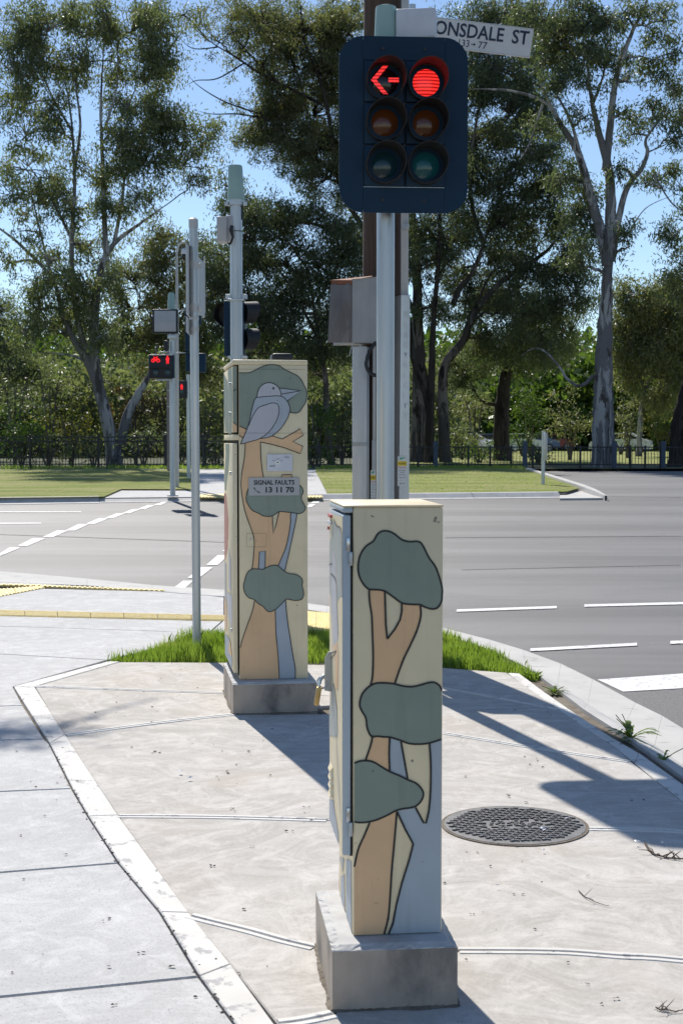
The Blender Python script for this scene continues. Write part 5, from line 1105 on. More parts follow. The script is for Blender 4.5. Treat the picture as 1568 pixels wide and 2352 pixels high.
tree('gum_tree', 'tall gum tree with a forked pale trunk at the left, behind the picket fence', 55,
  [([(262, 1065), (250, 985), (223, 878), (196, 820), (165, 770), (138, 700), (125, 640)], 34, 9),
   ([(266, 1060), (290, 965), (318, 905), (338, 872), (352, 835), (362, 790)], 26, 7), ([(225, 880), (216, 800), (220, 690), (235, 610), (262, 560), (320, 515), (372, 478)], 26, 6),
   ([(205, 835), (170, 818), (130, 812), (90, 810)], 8, 3), ([(145, 720), (120, 640), (50, 565), (0, 525), (-50, 490)], 11, 5), ([(196, 800), (172, 700), (165, 560), (172, 420), (165, 280), (150, 180)], 15, 5),
   ([(245, 600), (240, 500), (235, 350), (232, 230), (240, 90)], 14, 4), ([(262, 560), (280, 470), (290, 400), (330, 330)], 10, 4), ([(170, 400), (185, 290), (175, 180), (200, 100)], 8, 3), ([(240, 300), (268, 200), (270, 90)], 7, 3), ([(235, 330), (290, 250), (330, 160)], 6, 3), ([(165, 300), (120, 220), (80, 130)], 7, 3), ([(120, 640), (90, 520), (70, 430)], 7, 3), ([(170, 560), (120, 460), (60, 370)], 8, 3)],
  [(55, 85, 60, 60), (110, 60, 60, 50), (170, 50, 50, 45), (110, 140, 80, 55), (40, 160, 45, 60), (30, 235, 40, 50, .8), (200, 130, 50, 60, .6), (250, 40, 45, 45), (300, 60, 55, 60), (350, 95, 55, 60), (385, 110, 40, 50), (330, 170, 50, 60, .7), (350, 30, 40, 35), (270, 130, 35, 60, .6), (385, 170, 35, 40, .6),
   (60, 300, 55, 45, .8), (120, 230, 50, 50, .6), (300, 245, 60, 40, .8), (350, 240, 40, 35, .6), (270, 310, 50, 45, .9), (330, 290, 60, 45), (390, 280, 60, 42), (450, 295, 45, 30), (490, 308, 24, 30, .9), (350, 360, 70, 50), (420, 370, 55, 45), (455, 410, 30, 28, .7), (280, 380, 50, 50), (220, 400, 40, 50, .7), (150, 300, 40, 40, .5),
   (60, 380, 60, 40, .9), (120, 400, 45, 45, .7), (30, 440, 40, 40), (90, 460, 50, 40, .8), (170, 470, 50, 45, .8), (250, 470, 50, 40, .8), (320, 440, 50, 40, .8), (15, 600, 25, 35, .6), (60, 520, 35, 40, .4), (200, 560, 50, 50, .7), (120, 590, 45, 40, .7), (80, 640, 45, 45, .8), (150, 650, 60, 50), (95, 700, 55, 40), (190, 700, 50, 60), (240, 640, 35, 45, .6), (150, 760, 60, 50), (60, 760, 45, 45, .8), (230, 760, 45, 50, .8)],
  'leaf', 'bark', GT, gap=.02, dens=2.6)
tree('gum_tree', 'spreading gum tree whose bare twigs reach left over the open sky', 66,
  [([(985, 1055), (975, 900), (940, 760), (890, 620), (845, 540), (800, 470), (770, 400)], 32, 12), ([(880, 600), (820, 560), (740, 520), (660, 500), (600, 470)], 14, 5), ([(775, 405), (720, 360), (650, 310), (600, 260)], 11, 4), ([(770, 400), (760, 300), (740, 200), (700, 100), (690, 10)], 13, 5), ([(620, 275), (550, 262), (490, 262), (455, 255)], 5, 1.5), ([(740, 240), (660, 200), (600, 170), (540, 130), (490, 100), (440, 60)], 8, 2.5), ([(560, 145), (500, 180), (450, 185), (425, 200)], 4, 1.2), ([(480, 95), (430, 40), (400, 40), (385, 55)], 4, 1.2), ([(500, 108), (440, 110), (400, 70)], 3.5, 1), ([(600, 262), (520, 235), (460, 200), (430, 170)], 4.5, 1.3), ([(640, 190), (560, 110), (530, 60), (545, 10)], 5, 2)],
  [(600, 40, 60, 60), (660, 70, 70, 60), (730, 60, 80, 60), (800, 60, 60, 60), (540, 30, 45, 40, .5), (500, 85, 45, 40, .3), (555, 110, 45, 45, .5), (470, 50, 40, 40, .3), (430, 20, 35, 25, .4), (610, 130, 55, 45, .8), (680, 150, 70, 60), (760, 150, 70, 70), (810, 200, 50, 80), (640, 210, 60, 40, .8),
   (600, 265, 55, 45, 1.1), (650, 260, 60, 50, 1.2), (720, 250, 70, 60, 1.2), (600, 325, 50, 35), (660, 330, 60, 45, 1.2), (730, 330, 70, 50, 1.2), (790, 320, 50, 60, 1.2), (750, 400, 60, 50), (800, 440, 50, 50), (690, 400, 45, 30, .7), (850, 520, 50, 50), (900, 560, 60, 50)],
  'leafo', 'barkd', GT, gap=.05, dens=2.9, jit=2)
tree('gum_tree', 'dense dark gum tree filling the middle, between the capped signal pole and the main signal', 60,
  [([(762, 1060), (750, 960), (748, 880), (735, 800), (720, 700), (700, 600)], 18, 9), ([(735, 790), (690, 700), (640, 620), (580, 560)], 9, 3), ([(725, 700), (770, 620), (800, 560)], 9, 3), ([(720, 720), (650, 720), (560, 730), (480, 700)], 8, 3), ([(700, 610), (650, 540), (600, 480)], 6, 3)],
  [(520, 420, 30, 32, .8), (500, 455, 25, 25, .6), (545, 470, 45, 35, .9), (590, 500, 60, 40), (560, 540, 60, 45), (630, 540, 60, 45), (690, 500, 60, 45), (760, 520, 50, 50), (800, 560, 50, 60), (520, 590, 60, 45), (590, 600, 60, 45), (660, 600, 60, 50), (730, 600, 60, 50), (800, 650, 50, 60), (500, 650, 55, 50), (570, 670, 60, 50), (640, 680, 60, 50), (710, 690, 60, 50), (760, 720, 60, 60), (520, 720, 55, 45), (600, 740, 60, 50), (680, 760, 60, 50), (740, 800, 60, 50), (560, 800, 60, 45, .8), (640, 810, 60, 45, .8), (800, 760, 50, 60), (720, 850, 50, 40, .8)],
  'leafd', 'barkm', GT, gap=.10, dens=2.7)
tree('gum_tree', 'shorter bushy gum tree between the left forked gum and the sign pole', 63,
  [([(440, 1060), (435, 950), (420, 850), (405, 760), (395, 680)], 14, 6), ([(420, 840), (370, 760), (330, 700)], 8, 3), ([(405, 760), (440, 680), (470, 620)], 7, 3), ([(430, 900), (470, 820), (500, 780)], 6, 3)],
  [(350, 520, 35, 35, .5), (400, 530, 35, 30, .4), (430, 560, 35, 35, .6), (330, 570, 40, 35, .7), (380, 590, 50, 40), (450, 610, 50, 40), (300, 630, 50, 45), (360, 650, 50, 45), (420, 670, 50, 45), (470, 690, 45, 50), (300, 700, 50, 50), (350, 730, 45, 45), (400, 740, 45, 45), (460, 770, 45, 50), (290, 770, 45, 45), (340, 800, 50, 45), (400, 820, 50, 40), (470, 840, 50, 45)],
  'leafo', 'barkm', GT, gap=.06, dens=2.5)
tree('gum_tree', 'broad dark gum tree with a mottled pale trunk right beside the power pole', 64,
  [([(958, 1062), (962, 960), (962, 850), (960, 740), (955, 600), (948, 500), (960, 420)], 40, 16), ([(1022, 1062), (1018, 960), (1016, 900), (1022, 838), (1064, 780), (1089, 720), (1144, 653), (1211, 607), (1253, 578), (1287, 544), (1346, 519)], 28, 5),
   ([(1040, 700), (1056, 660), (1085, 625), (1110, 560), (1140, 480), (1190, 400)], 15, 5), ([(1089, 720), (1120, 640), (1180, 560), (1230, 500)], 7, 3), ([(1110, 560), (1080, 450), (1090, 300), (1120, 150), (1115, 40)], 10, 4), ([(1190, 400), (1230, 260), (1250, 100)], 7, 3), ([(1211, 607), (1250, 540), (1300, 500)], 4, 2), ([(960, 740), (935, 680), (925, 620)], 14, 8)],
  [(1030, 330, 50, 60), (1090, 60, 60, 60), (1150, 40, 60, 50), (1210, 70, 60, 60), (1080, 150, 50, 50), (1140, 140, 60, 60), (1200, 170, 60, 60), (1110, 230, 55, 55), (1170, 250, 60, 60), (1230, 260, 55, 55), (1090, 310, 60, 50), (1150, 330, 60, 50), (1220, 350, 60, 50), (1280, 330, 40, 40, .7), (1080, 400, 60, 50), (1140, 420, 60, 55), (1200, 440, 60, 50), (1260, 430, 60, 45),
   (1020, 540, 60, 40), (960, 540, 50, 40), (1080, 500, 60, 50), (1150, 510, 60, 50), (1220, 520, 60, 45), (1280, 510, 45, 45), (980, 600, 55, 40, .8), (1050, 610, 60, 45, .9), (1120, 590, 60, 50), (1190, 620, 60, 50), (1260, 610, 60, 50), (1310, 570, 40, 45), (1000, 690, 50, 50, .7), (1070, 680, 55, 50, .8), (1130, 690, 60, 50), (1200, 710, 60, 50), (1270, 700, 60, 50), (1320, 660, 45, 50), (1100, 770, 55, 40, .7), (1170, 790, 60, 40), (1240, 780, 60, 45), (1310, 750, 50, 50)],
  'leafd', 'barks', GT, gap=.10, dens=2.9, jit=1.8)
tree('gum_tree', 'slender black gum trunk with a V fork in front of the mottled pale trunk', 62,
  [([(984, 1062), (986, 1000), (988, 923), (992, 830), (994, 754), (1007, 586), (1010, 480), (1020, 400)], 24, 8), ([(986, 960), (975, 905), (958, 860), (942, 815), (925, 770)], 15, 8), ([(1003, 640), (1030, 600), (1060, 590)], 5, 2), ([(997, 720), (970, 660), (965, 600)], 4, 2), ([(1002, 660), (1022, 620), (1050, 600)], 4, 2)],
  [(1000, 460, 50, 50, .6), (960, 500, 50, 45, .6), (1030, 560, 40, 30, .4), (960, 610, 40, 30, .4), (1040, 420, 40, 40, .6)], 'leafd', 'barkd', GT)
tree('gum_tree', 'black-trunked gum tree between the mottled twin trunks and the big right gum', 68,
  [([(1152, 1062), (1152, 950), (1160, 870), (1177, 800), (1190, 700), (1180, 620)], 40, 12), ([(1140, 930), (1118, 926), (1100, 915), (1080, 880)], 10, 4), ([(1180, 790), (1230, 760), (1260, 700)], 12, 5)],
  [(1160, 700, 60, 50), (1210, 740, 50, 45), (1120, 800, 50, 40, .9), (1190, 830, 60, 40, .9), (1260, 800, 50, 40), (1110, 860, 40, 30, .6), (1050, 830, 50, 40, .7), (1060, 880, 50, 35, .6)],
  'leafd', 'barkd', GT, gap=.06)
tree('gum_tree', 'huge pale-barked gum tree at the right with a thick bare trunk and four upswept limbs', 53,
  [([(1386, 1068), (1384, 980), (1384, 870), (1388, 760), (1393, 660), (1398, 590)], 56, 42), ([(1394, 610), (1378, 530), (1352, 440), (1326, 350), (1290, 290), (1262, 240), (1240, 190)], 27, 9), ([(1396, 600), (1402, 500), (1398, 400), (1376, 310), (1358, 230), (1345, 130)], 30, 8), ([(1390, 390), (1400, 290), (1412, 190), (1436, 110), (1462, 50), (1490, -10)], 19, 10), ([(1404, 600), (1420, 500), (1440, 430), (1470, 390), (1486, 350), (1482, 320), (1520, 270), (1550, 250)], 17, 4),
   ([(1362, 862), (1345, 880), (1325, 886), (1300, 868), (1285, 845), (1253, 809), (1225, 800), (1198, 817)], 9, 5), ([(1290, 290), (1250, 235), (1180, 210), (1120, 205), (1075, 205)], 9, 3), ([(1335, 370), (1310, 280), (1270, 210), (1230, 190)], 9, 3), ([(1455, 60), (1420, 10)], 6, 3), ([(1486, 350), (1520, 335), (1550, 320)], 4, 1.5), ([(1360, 240), (1385, 170), (1390, 100)], 8, 3), ([(1408, 560), (1435, 545), (1480, 480), (1540, 450)], 5, 2), ([(1245, 240), (1215, 330), (1190, 370)], 7, 2), ([(1500, 400), (1545, 470), (1600, 500)], 5, 2)],
  [(1250, 40, 60, 50), (1310, 40, 60, 45), (1370, 50, 55, 50), (1260, 110, 50, 45), (1320, 120, 55, 50), (1380, 130, 45, 45), (1290, 180, 45, 40, .8), (1350, 190, 40, 40, .7), (1430, 20, 40, 35, .8), (1480, 50, 40, 40, .6), (1520, 40, 35, 35, .5), (1475, 120, 35, 40, .6), (1500, 170, 30, 28, .6), (1440, 180, 35, 35, .5), (1340, 260, 35, 35, .6), (1250, 290, 40, 35, .7),
   (1555, 110, 30, 45, .6), (1545, 200, 30, 35, .8), (1560, 250, 35, 35), (1500, 260, 35, 35, .8), (1450, 300, 30, 35, .6), (1440, 250, 25, 30, .6), (1545, 310, 30, 35, .9), (1480, 420, 30, 25, .5), (1520, 400, 35, 35, .6), (1560, 430, 30, 30, .5), (1440, 380, 30, 35, .6), (1350, 430, 40, 40, .7), (1430, 520, 30, 30, .6), (1445, 560, 25, 22, .5), (1360, 520, 35, 40, .7), (1545, 540, 30, 40, .8), (1570, 500, 30, 30, .6), (1300, 400, 45, 40, .8), (1335, 600, 35, 40, .8), (1320, 480, 40, 40, .9)],
  'leafd', 'bark', GT, gap=.06, dens=2.9, spread=.2)
tree('gum_tree', 'small pale-trunked gum tree farther back between the two big right trunks', 85,
  [([(1466, 1030), (1470, 960), (1478, 900), (1498, 860), (1530, 800)], 14, 5), ([(1480, 900), (1462, 850), (1450, 800)], 8, 3), ([(1500, 858), (1500, 800), (1480, 740)], 6, 3)],
  [(1440, 680, 30, 35), (1480, 700, 35, 35), (1530, 690, 40, 35), (1560, 700, 35, 40), (1425, 740, 30, 35, .8), (1470, 760, 45, 35), (1530, 750, 45, 40), (1440, 800, 35, 35, .8), (1500, 810, 45, 35, .9), (1560, 790, 35, 40), (1550, 860, 40, 40, .9), (1450, 860, 35, 30, .6), (1520, 910, 40, 35, .7)],
  'leafo', 'bark', GT, gap=.04, spread=.4, Ln=.27, Wd=.04)
tree('gum_tree', 'dark leaning gum trunk cut off by the right edge of the picture', 54,
  [([(1556, 1066), (1560, 980), (1575, 900), (1600, 800), (1620, 700)], 46, 30), ([(1610, 760), (1590, 660), (1560, 600)], 10, 4)],
  [(1590, 650, 50, 50), (1570, 600, 30, 35, .6), (1620, 560, 50, 50), (1570, 660, 30, 30)],
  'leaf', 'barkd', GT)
tree('gum_tree', 'gum tree with foliage at the far left edge, low crown over the shrubs', 70,
  [([(-20, 1050), (-15, 930), (5, 850), (30, 800)], 16, 6), ([(0, 880), (-40, 800), (-30, 740)], 8, 3)],
  [(-20, 720, 40, 40), (20, 780, 40, 40, .8), (10, 840, 50, 40), (60, 840, 40, 40), (-40, 780, 40, 40), (0, 700, 25, 25, .6), (90, 850, 35, 35, .7)],
  'leaf', 'barkm', GT)
# mid-height understorey, each shrub its own plant
GS = 'shrubs growing behind the fence'
def shrub(cx_, cy_, rx, ry, Y, mat, label, dens=3.2, name='shrub', bm_='barkm', gap=.25, per=40):
    tree(name, label, Y, [([(cx_, 1055), (cx_, max(cy_+ry*.4, cy_)), (cx_+4, cy_-ry*.2)], 6, 2), ([(cx_, 1055), (cx_-rx*.3, cy_+ry*.2), (cx_-rx*.5, cy_-ry*.3)], 5, 2), ([(cx_, 1055), (cx_+rx*.3, cy_+ry*.2), (cx_+rx*.5, cy_-ry*.2)], 5, 2)],
         [(cx_-rx*.35, cy_, rx*.65, ry), (cx_+rx*.35, cy_+ry*.1, rx*.65, ry*.9), (cx_, cy_+ry*.35, rx, ry*.6)], mat, bm_, GS, dens=dens, per=per, spread=.22, Ln=.17, Wd=.030, cat='bush', gap=gap, twigr=.012, jit=.5, droop=.2)
for a in ((35, 900, 60, 60, 54, 'leafd', 'dark leafy shrub below the leftmost gum crown, at the left picture edge'), (115, 880, 55, 60, 56, 'leaf', 'tall green shrub left of the forked gum trunk'), (165, 965, 60, 55, 53.5, 'leafy', 'yellow-green flowering shrub just left of the forked gum trunk'), (50, 990, 70, 60, 52.5, 'leafb', 'bright green shrub behind the fence near the left edge'), (110, 1025, 55, 35, 52, 'leafd', 'low dark shrub at the foot of the yellow-green shrub'), (215, 1030, 40, 32, 52, 'leaf', 'low shrub at the foot of the forked gum'), (312, 925, 45, 70, 57, 'leafr', 'russet shrub immediately right of the forked gum trunk'), (330, 1015, 45, 45, 52.5, 'leafd', 'dark shrub left of the pedestrian signal pole'), (385, 930, 45, 70, 58, 'leafr', 'reddish brown shrub behind the pedestrian signal'), (415, 1020, 45, 42, 53, 'leaf', 'green shrub behind the pedestrian signal pole base'), (470, 950, 45, 80, 56, 'leafo', 'olive shrub left of the tall painted cabinet'), (495, 1030, 45, 40, 53, 'leaf', 'low shrub at the end of the tall fence'),
          (560, 960, 60, 90, 57, 'leafd', 'dark shrub hidden mostly behind the tall painted cabinet'), (640, 970, 60, 90, 58, 'leaf', 'green shrub behind the tall painted cabinet'), (728, 925, 45, 55, 56, 'leafb', 'bright green shrub just right of the tall cabinet'), (715, 1015, 45, 45, 54, 'leafb', 'low bright shrub right of the tall cabinet'), (785, 970, 45, 80, 58, 'leafd', 'dark shrub left of the cable guards'), (860, 980, 60, 80, 60, 'leafd', 'dark shrub behind the wooden power pole'), (930, 1010, 40, 55, 66, 'leafd', 'dark shrub between the power pole and the mottled trunks'),
          (1060, 1000, 40, 45, 72, 'leaf', 'green shrub right of the mottled trunks'), (1100, 1035, 45, 22, 62, 'leafb', 'low bright shrub behind the low fence'), (1090, 930, 50, 50, 78, 'leafo', 'olive shrub seen between two dark trunks'), (1215, 930, 45, 55, 90, 'leafb', 'bright green tree-like shrub left of the round olive shrub'), (1200, 1000, 50, 35, 86, 'leafb', 'bright green shrub above the parked cars'), (1235, 1040, 25, 16, 60, 'leafd', 'small dark shrub beside the edge-on guide sign'), (1308, 955, 54, 66, 70, 'leafo', 'large round olive shrub left of the huge gum trunk'),
          (1440, 960, 30, 60, 78, 'leafo', 'olive shrub right of the huge gum trunk'), (1520, 985, 50, 40, 80, 'leafy', 'yellowish shrub left of the edge trunk'), (1425, 1020, 25, 20, 95, 'leafb', 'bright low shrub right of the huge gum trunk')):
    shrub(*a, gap=.5 if a[5] == 'leafo' and a[0] == 1308 else .25)
# far woodland as one mass
cs = []
for k in range(2400):
    x = rng.uniform(-500, 2100); y = rng.uniform(850, 1030) if rng.random() < .75 else rng.uniform(780, 900)
    Yb = rng.uniform(125, 160); p = P(x, y, Yb)
    if noise.noise(Vector((x*.011, y*.02, 3))) > -.28: cs.append(tuple(p))
fw = leafmesh('far_woodland', cs, 60, 1.1, .95, .26, M['leafb'], None, .1); 
cs = [tuple(P(rng.uniform(-500, 1050), rng.uniform(850, 1045), rng.uniform(80, 100))) for k in range(1250)]
leafmesh('far_thicket', cs, 50, .7, .5, .12, M['leaf'], None, .2)

# ------------------------------------------------------------ cars in the far car park
def car(x, Y, col, label, ang=0, L_=4.3):
    X = P(x, 1030, Y).x; t = thing('parked_car', label, 'car', (X, Y, B(Y)+.05), 'cars in the far car park'); fr = Fr((X, Y, B(Y)+.05), ang)
    m = base('car_paint_'+label.split()[0], col, .25, .2)[0]
    h = L_/2; prof = [(-h, .3), (-h+.02, .65), (-h+.15, .82), (-h+1.0, .95), (-h+1.65, 1.38), (-h+2.9, 1.42), (-h+3.6, 1.0), (h-.08, .86), (h, .55), (h-.05, .28)]
    MB().prism(prof, lambda a, b, d: fr(a, d, b), -.85, .85).build('body', m, t)
    gl = [(-h+1.12, .97), (-h+1.68, 1.32), (-h+2.85, 1.35), (-h+3.42, 1.0)]
    for d in (-.853, .851): MB().prism(gl, lambda a, b, d_: fr(a, d_, b), d, d+.003).build('window', M['black'], t)
    for wx_ in (-h+.85, h-.85):
        for d in (-.86, .66): w_ = MB().tube([fr(wx_, d, .31), fr(wx_, d+.2, .31)], .32, 16).build('wheel', M['black'], t, True); MB().tube([fr(wx_, d-.005, .31), fr(wx_, d+.205, .31)], .2, 12).build('rim', M['alu'], w_, True)
    return t
for a in ((1066, 108, (.7, .7, .72), 'white car glimpsed behind the low fence right of the mottled trunks', .2), (1108, 112, (.12, .16, .26), 'blue car parked left of the black trunk', -.1), (1175, 106, (.6, .62, .66), 'silver car parked just right of the black trunk', .1), (1218, 110, (.08, .12, .25), 'navy car parked left of the guide sign', .0),
          (1262, 128, (.25, .03, .03), 'red car parked right of the guide sign', .15), (1425, 100, (.7, .71, .73), 'white car parked right of the huge gum trunk', -.3), (1050, 118, (.05, .05, .06), 'black car farthest back in the car park', .1)): car(*a)

# ------------------------------------------------------------ grass
from mathutils import geometry as mg
def inpoly(x, y, poly):
    c = False; j = len(poly)-1
    for i in range(len(poly)):
        if ((poly[i][1] > y) != (poly[j][1] > y)) and (x < (poly[j][0]-poly[i][0])*(y-poly[i][1])/(poly[j][1]-poly[i][1])+poly[i][0]): c = not c
        j = i
    return c
def grass(name, poly, n, h, wd, zf, mat, parent=None, lean=.35, edge_n=0, clump=6):
    xs = [p[0] for p in poly]; ys = [p[1] for p in poly]; roots = []; guard = 0
    while len(roots) < n and guard < 60:
        guard += 1; k = n; X = rng.uniform(min(xs), max(xs), k); Yv = rng.uniform(min(ys), max(ys), k)
        roots += [(a, b) for a, b in zip(X, Yv) if inpoly(a, b, poly)]
    r = np.array(roots[:n]); m = len(r); r = r+rng.normal(size=(m, 2))*(.022 if h > .1 and wd < .01 else .006)
    hv = h*(.45+.75*rng.random(m)**1.3)*np.array([.55+.85*max(0, noise.noise(Vector((a*3.2, b*3.2, 0)))+.35) for a, b in r])
    az = rng.uniform(0, 2*np.pi, m); ln = rng.uniform(.05, 1, m)*lean*hv; dx, dy = np.cos(az)*ln, np.sin(az)*ln
    ta = rng.uniform(0, np.pi, m); wx_, wy_ = np.cos(ta)*wd/2, np.sin(ta)*wd/2; z = np.array([zf(b) for b in r[:, 1]])
    v = np.empty((m, 5, 3), dtype=np.float32)
    v[:, 0] = np.stack([r[:, 0]-wx_, r[:, 1]-wy_, z], 1); v[:, 1] = np.stack([r[:, 0]+wx_, r[:, 1]+wy_, z], 1)
    v[:, 2] = np.stack([r[:, 0]+wx_*.8+dx*.3, r[:, 1]+wy_*.8+dy*.3, z+hv*.6], 1); v[:, 3] = np.stack([r[:, 0]+dx, r[:, 1]+dy, z+hv*(1-.25*ln/hv)], 1); v[:, 4] = np.stack([r[:, 0]-wx_*.8+dx*.3, r[:, 1]-wy_*.8+dy*.3, z+hv*.6], 1)
    me = bpy.data.meshes.new(name); me.vertices.add(5*m); me.vertices.foreach_set('co', v.ravel()); me.loops.add(5*m); me.loops.foreach_set('vertex_index', np.arange(5*m, dtype=np.int32))
    me.polygons.add(m); me.polygons.foreach_set('loop_start', np.arange(0, 5*m, 5, dtype=np.int32)); me.polygons.foreach_set('loop_total', np.full(m, 5, dtype=np.int32)); me.materials.append(M[mat]); me.update(calc_edges=True)
    o = bpy.data.objects.new(name, me); C.objects.link(o); o['kind'] = 'stuff'; ORG[o.name] = Vector(); return o
gpoly = gp([(248, 1518), (350, 1492), (480, 1458), (600, 1462), (760, 1460), (880, 1462), (1019, 1464), (1120, 1498), (1218, 1545), (1166, 1542), (1019, 1532), (760, 1518), (520, 1518)])
grass('grass', gpoly, 30000, .105, .0045, lambda y: -.02, 'grass')
grass('grass', gp([(1205, 1541), (1240, 1552), (1225, 1560), (1190, 1545)]), 300, .07, .005, lambda y: -.02, 'grass', lean=1.2)
tufts = gp([(-200, 1078), (-200, 1074), (715, 1074), (715, 1078)])
grass('grass_tufts', tufts, 2600, .16, .03, lambda y: B(y), 'grass'); grass('grass_tufts', gp([(735, 1077), (735, 1073), (1210, 1073), (1210, 1077)]), 2000, .14, .03, lambda y: B(y), 'grass')
grass('lawn_blades', lawn_r, 9000, .035, .02, lambda y: B(y), 'grass', lean=1); grass('lawn_blades', [p for p in lawn_l if True], 12000, .035, .02, lambda y: B(y), 'grass', lean=1)
# ------------------------------------------------------------ weeds and litter
def weed(x, y, r, hgt, n, label, seed):
    p = G(x, y, -.015); t = thing('weed', label, 'weed', p); rd = random.Random(seed)
    for k in range(n):
        a = rd.uniform(0, 2*math.pi); L_ = r*rd.uniform(.5, 1.1); hh_ = hgt*rd.uniform(.1, 1) ; wd = .010*rd.uniform(.7, 1.4)
        d = Vector((math.cos(a), math.sin(a), 0)); s1 = Vector((-d.y, d.x, 0)); mb = MB(); L1_, R1_ = [], []; m = 9
        for i in range(m+1):
            t_ = i/m; c_ = p+d*L_*t_+Vector((0, 0, hh_*math.sin(t_*2.2)+.004)); ww = wd*math.sin(math.pi*min(t_*1.02, 1))**.6*(1 if i % 2 else .45)+.0006
            L1_.append(c_+s1*ww); R1_.append(c_-s1*ww)
        mb.add(L1_+R1_, [(i, i+1, m+1+i+1, m+1+i) for i in range(m)]); mb.build('leaf', M['weed'], t, recalc=False)
    for k in range(max(1, n//9)):
        a = rd.uniform(0, 6.28); q = [p, p+Vector((math.cos(a)*.04, math.sin(a)*.04, hgt*.8)), p+Vector((math.cos(a)*.10, math.sin(a)*.08, hgt*1.5))]
        MB().tube([Vector(v) for v in smooth([tuple(v) for v in q], 4, False)], [.0022]*9, 5).build('stem', M['weed'], t, True)
weed(1448, 1697, .17, .075, 34, 'leafy green weed growing in the joint between apron and gutter at the right', 3)
weed(1272, 1592, .10, .035, 26, 'small sprawling yellowish weed in the gutter joint just below the grass strip', 5)
weed(1522, 1750, .06, .05, 8, 'wispy little weed near the right edge beside the gutter', 8)
def twig(pts, r, label, forks=0, seed=1):
    q = [G(x, y, .004) for x, y in pts]; t = thing('twig', label, 'twig', q[0]); rd = random.Random(seed)
    s_ = [Vector(v)+Vector((0, 0, .003*rd.random())) for v in smooth([tuple(v) for v in q], 5, False)]; MB().tube(s_, [r*(1-.5*i/len(s_)) for i in range(len(s_))], 6).build('stem', M['twig'], t, True)
    for k in range(forks):
        a = s_[int(len(s_)*(.25+.7*k/forks))]; b = a+Vector((rd.uniform(-.05, .05), rd.uniform(-.03, .05), rd.uniform(.004, .02))); MB().tube([a, a.lerp(b, .5)+Vector((.004, 0, .004)), b], [r*.6, r*.45, r*.2], 5).build('side_twig', M['twig'], t, True)
twig([(1480, 1938), (1497, 1960), (1520, 1968), (1560, 1974), (1640, 1976)], .0042, 'forked dead twig lying on the concrete at the right edge, right of the manhole cover', 11, 2)
twig([(1328, 2046), (1345, 2062), (1370, 2074), (1397, 2081)], .0018, 'thin curved twig lying on the pale concrete below the manhole cover', 2, 4)
twig([(1530, 2321), (1545, 2324), (1568, 2322), (1590, 2318)], .002, 'thin twig in the bottom right corner', 2, 5)
twig([(1505, 2316), (1520, 2321), (1532, 2318)], .0024, 'short broken twig near the bottom right corner', 5, 6)
twig([(1198, 1792), (1210, 1795), (1226, 1793), (1232, 1796)], .0012, 'tiny twig at the edge of the pole shadow', 2, 7) if False else None
mb = MB(); mb2 = MB(); rd = random.Random(9); apx = gp([(40, 1570), (275, 1525), (1200, 1550), (1700, 1900), (1900, 2500), (-300, 2500), (-300, 1600)])
def bit(mb_, p, s_):
    n = rd.randint(3, 5); a0 = rd.uniform(0, 6.28); top = []
    for k in range(n):
        a = a0+6.28*k/n; top.append(p+Vector((math.cos(a)*s_*rd.uniform(.5, 1.2), math.sin(a)*s_*rd.uniform(.4, .8), rd.uniform(.0005, s_*.5))))
    mb_.add(top+[p+Vector((0, 0, s_*.6))], [(k, (k+1) % n, n) for k in range(n)])
cnt = 0
while cnt < 420:
    x, y = rd.uniform(-3, 3), rd.uniform(3, 11)
    if inpoly(x, y, apx): bit(mb, Vector((x, y, .002)), rd.choice((.0022, .003, .004, .006, .009))); cnt += 1
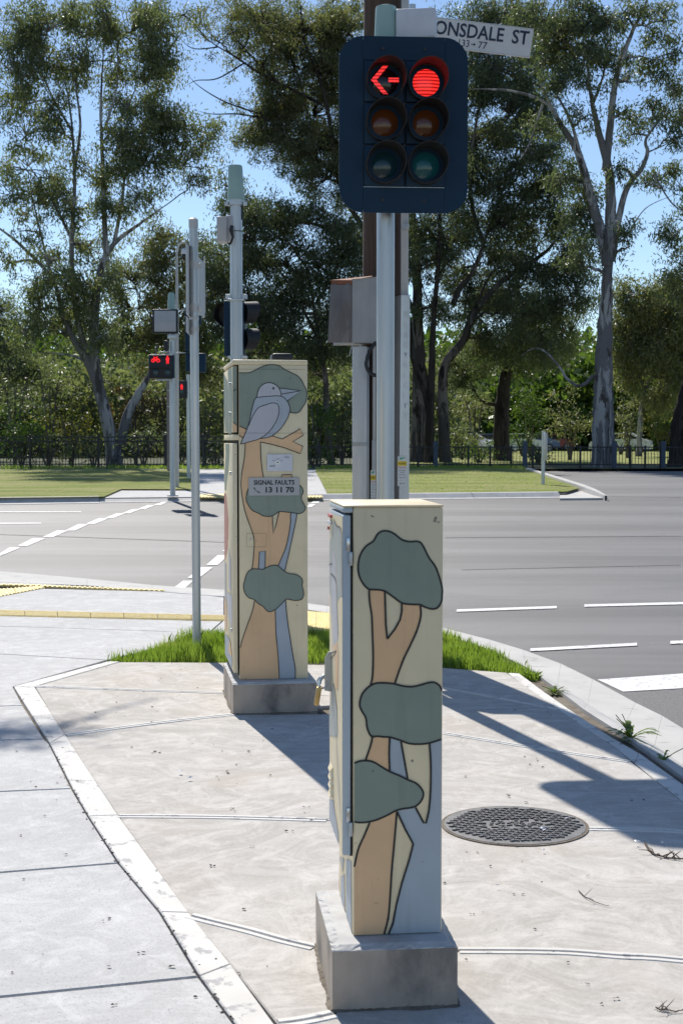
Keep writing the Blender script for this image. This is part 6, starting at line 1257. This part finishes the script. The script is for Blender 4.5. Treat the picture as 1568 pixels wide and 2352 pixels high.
for x, y in ((352, 1727), (352, 1730), (522, 1772), (573, 1726), (487, 1988), (488, 1990), (498, 1784), (1255, 1636), (1170, 1826), (1172, 1830), (1208, 1844), (102, 1874), (155, 1964), (580, 1945), (663, 1910), (388, 2221), (320, 2189), (260, 2309), (1192, 2054), (1130, 1990), (1348, 2013), (1086, 2101), (1405, 2295), (1349, 2260), (704, 1853), (530, 1857)):
    p = G(x, y, .003); [bit(mb, p+Vector((rd.gauss(0, .006), rd.gauss(0, .003), 0)), rd.uniform(.005, .010)) for _ in range(2)]
for k in range(150):   # grit in the long joint beside the white band
    i = rd.randint(1, 8); a, b = G(*BO[i]), G(*BO[i+1]); q = a.lerp(b, rd.random()); bit(mb, q+Vector((rd.gauss(0, .008), rd.gauss(0, .008), -.001)), rd.uniform(.003, .009))
mb.build('ground_litter', M['litter'], None, kind='stuff', recalc=False)
for x, y in ((1242, 1903), (1250, 1907), (1300, 1880), (1520, 1936), (1575, 1995-1000+1000), (1142, 2034), (1248, 1952), (415, 1772)): bit(mb2, G(x, y, .012), .009)
for x, y in ((1244, 1905), (1246, 1906), (1243, 1904), (1460, 1935), (415, 1773), (436, 1787)): bit(mb2, G(x, y, .012), .016)
mb2.build('glass_scraps', M['scrap'], None, kind='stuff', recalc=False)
for i, (x, y, s_) in enumerate(((1528, 1581, .03), (1368, 1247, .05))):
    pass
# out-of-frame roadside tree: its limb throws the soft shadows on the left paving
st = thing('street_tree', 'roadside tree just outside the left edge whose limb shades the paving', 'tree', (-7.6, 16.5, 0))
MB().tube([Vector(p) for p in smooth([(-7.6, 16.5, -.1), (-7.4, 16.4, 3), (-7.0, 16.2, 6), (-6.4, 15.8, 8.5)], 5, False)], [.2]*4+[.16]*6+[.12]*6, 10).build('trunk', M['bark'], st, True)
MB().tube([Vector(p) for p in smooth([(-6.9, 16.1, 6.4), (-5.6, 15.6, 7.6), (-4.4, 15.2, 8.0), (-3.9, 15.0, 8.1), (-3.6, 15.6, 8.1), (-3.4, 16.1, 8.2)], 5, False)], [.036-.001*i for i in range(26)], 8).build('limb', M['bark'], st, True)
leafmesh('crown', [(-4.05+rng.normal()*.12, 14.9+rng.normal()*.14, 8.05+rng.normal()*.08) for _ in range(11)]+[(-6.6+rng.normal()*.6, 15.8+rng.normal()*.6, 9+rng.normal()*.5) for _ in range(50)], 40, .12, .14, .018, M['leaf'], st)
print('TRIS', sum(len(o.data.polygons) for o in S.objects if o.type == 'MESH'), 'OBJ', len(S.objects))
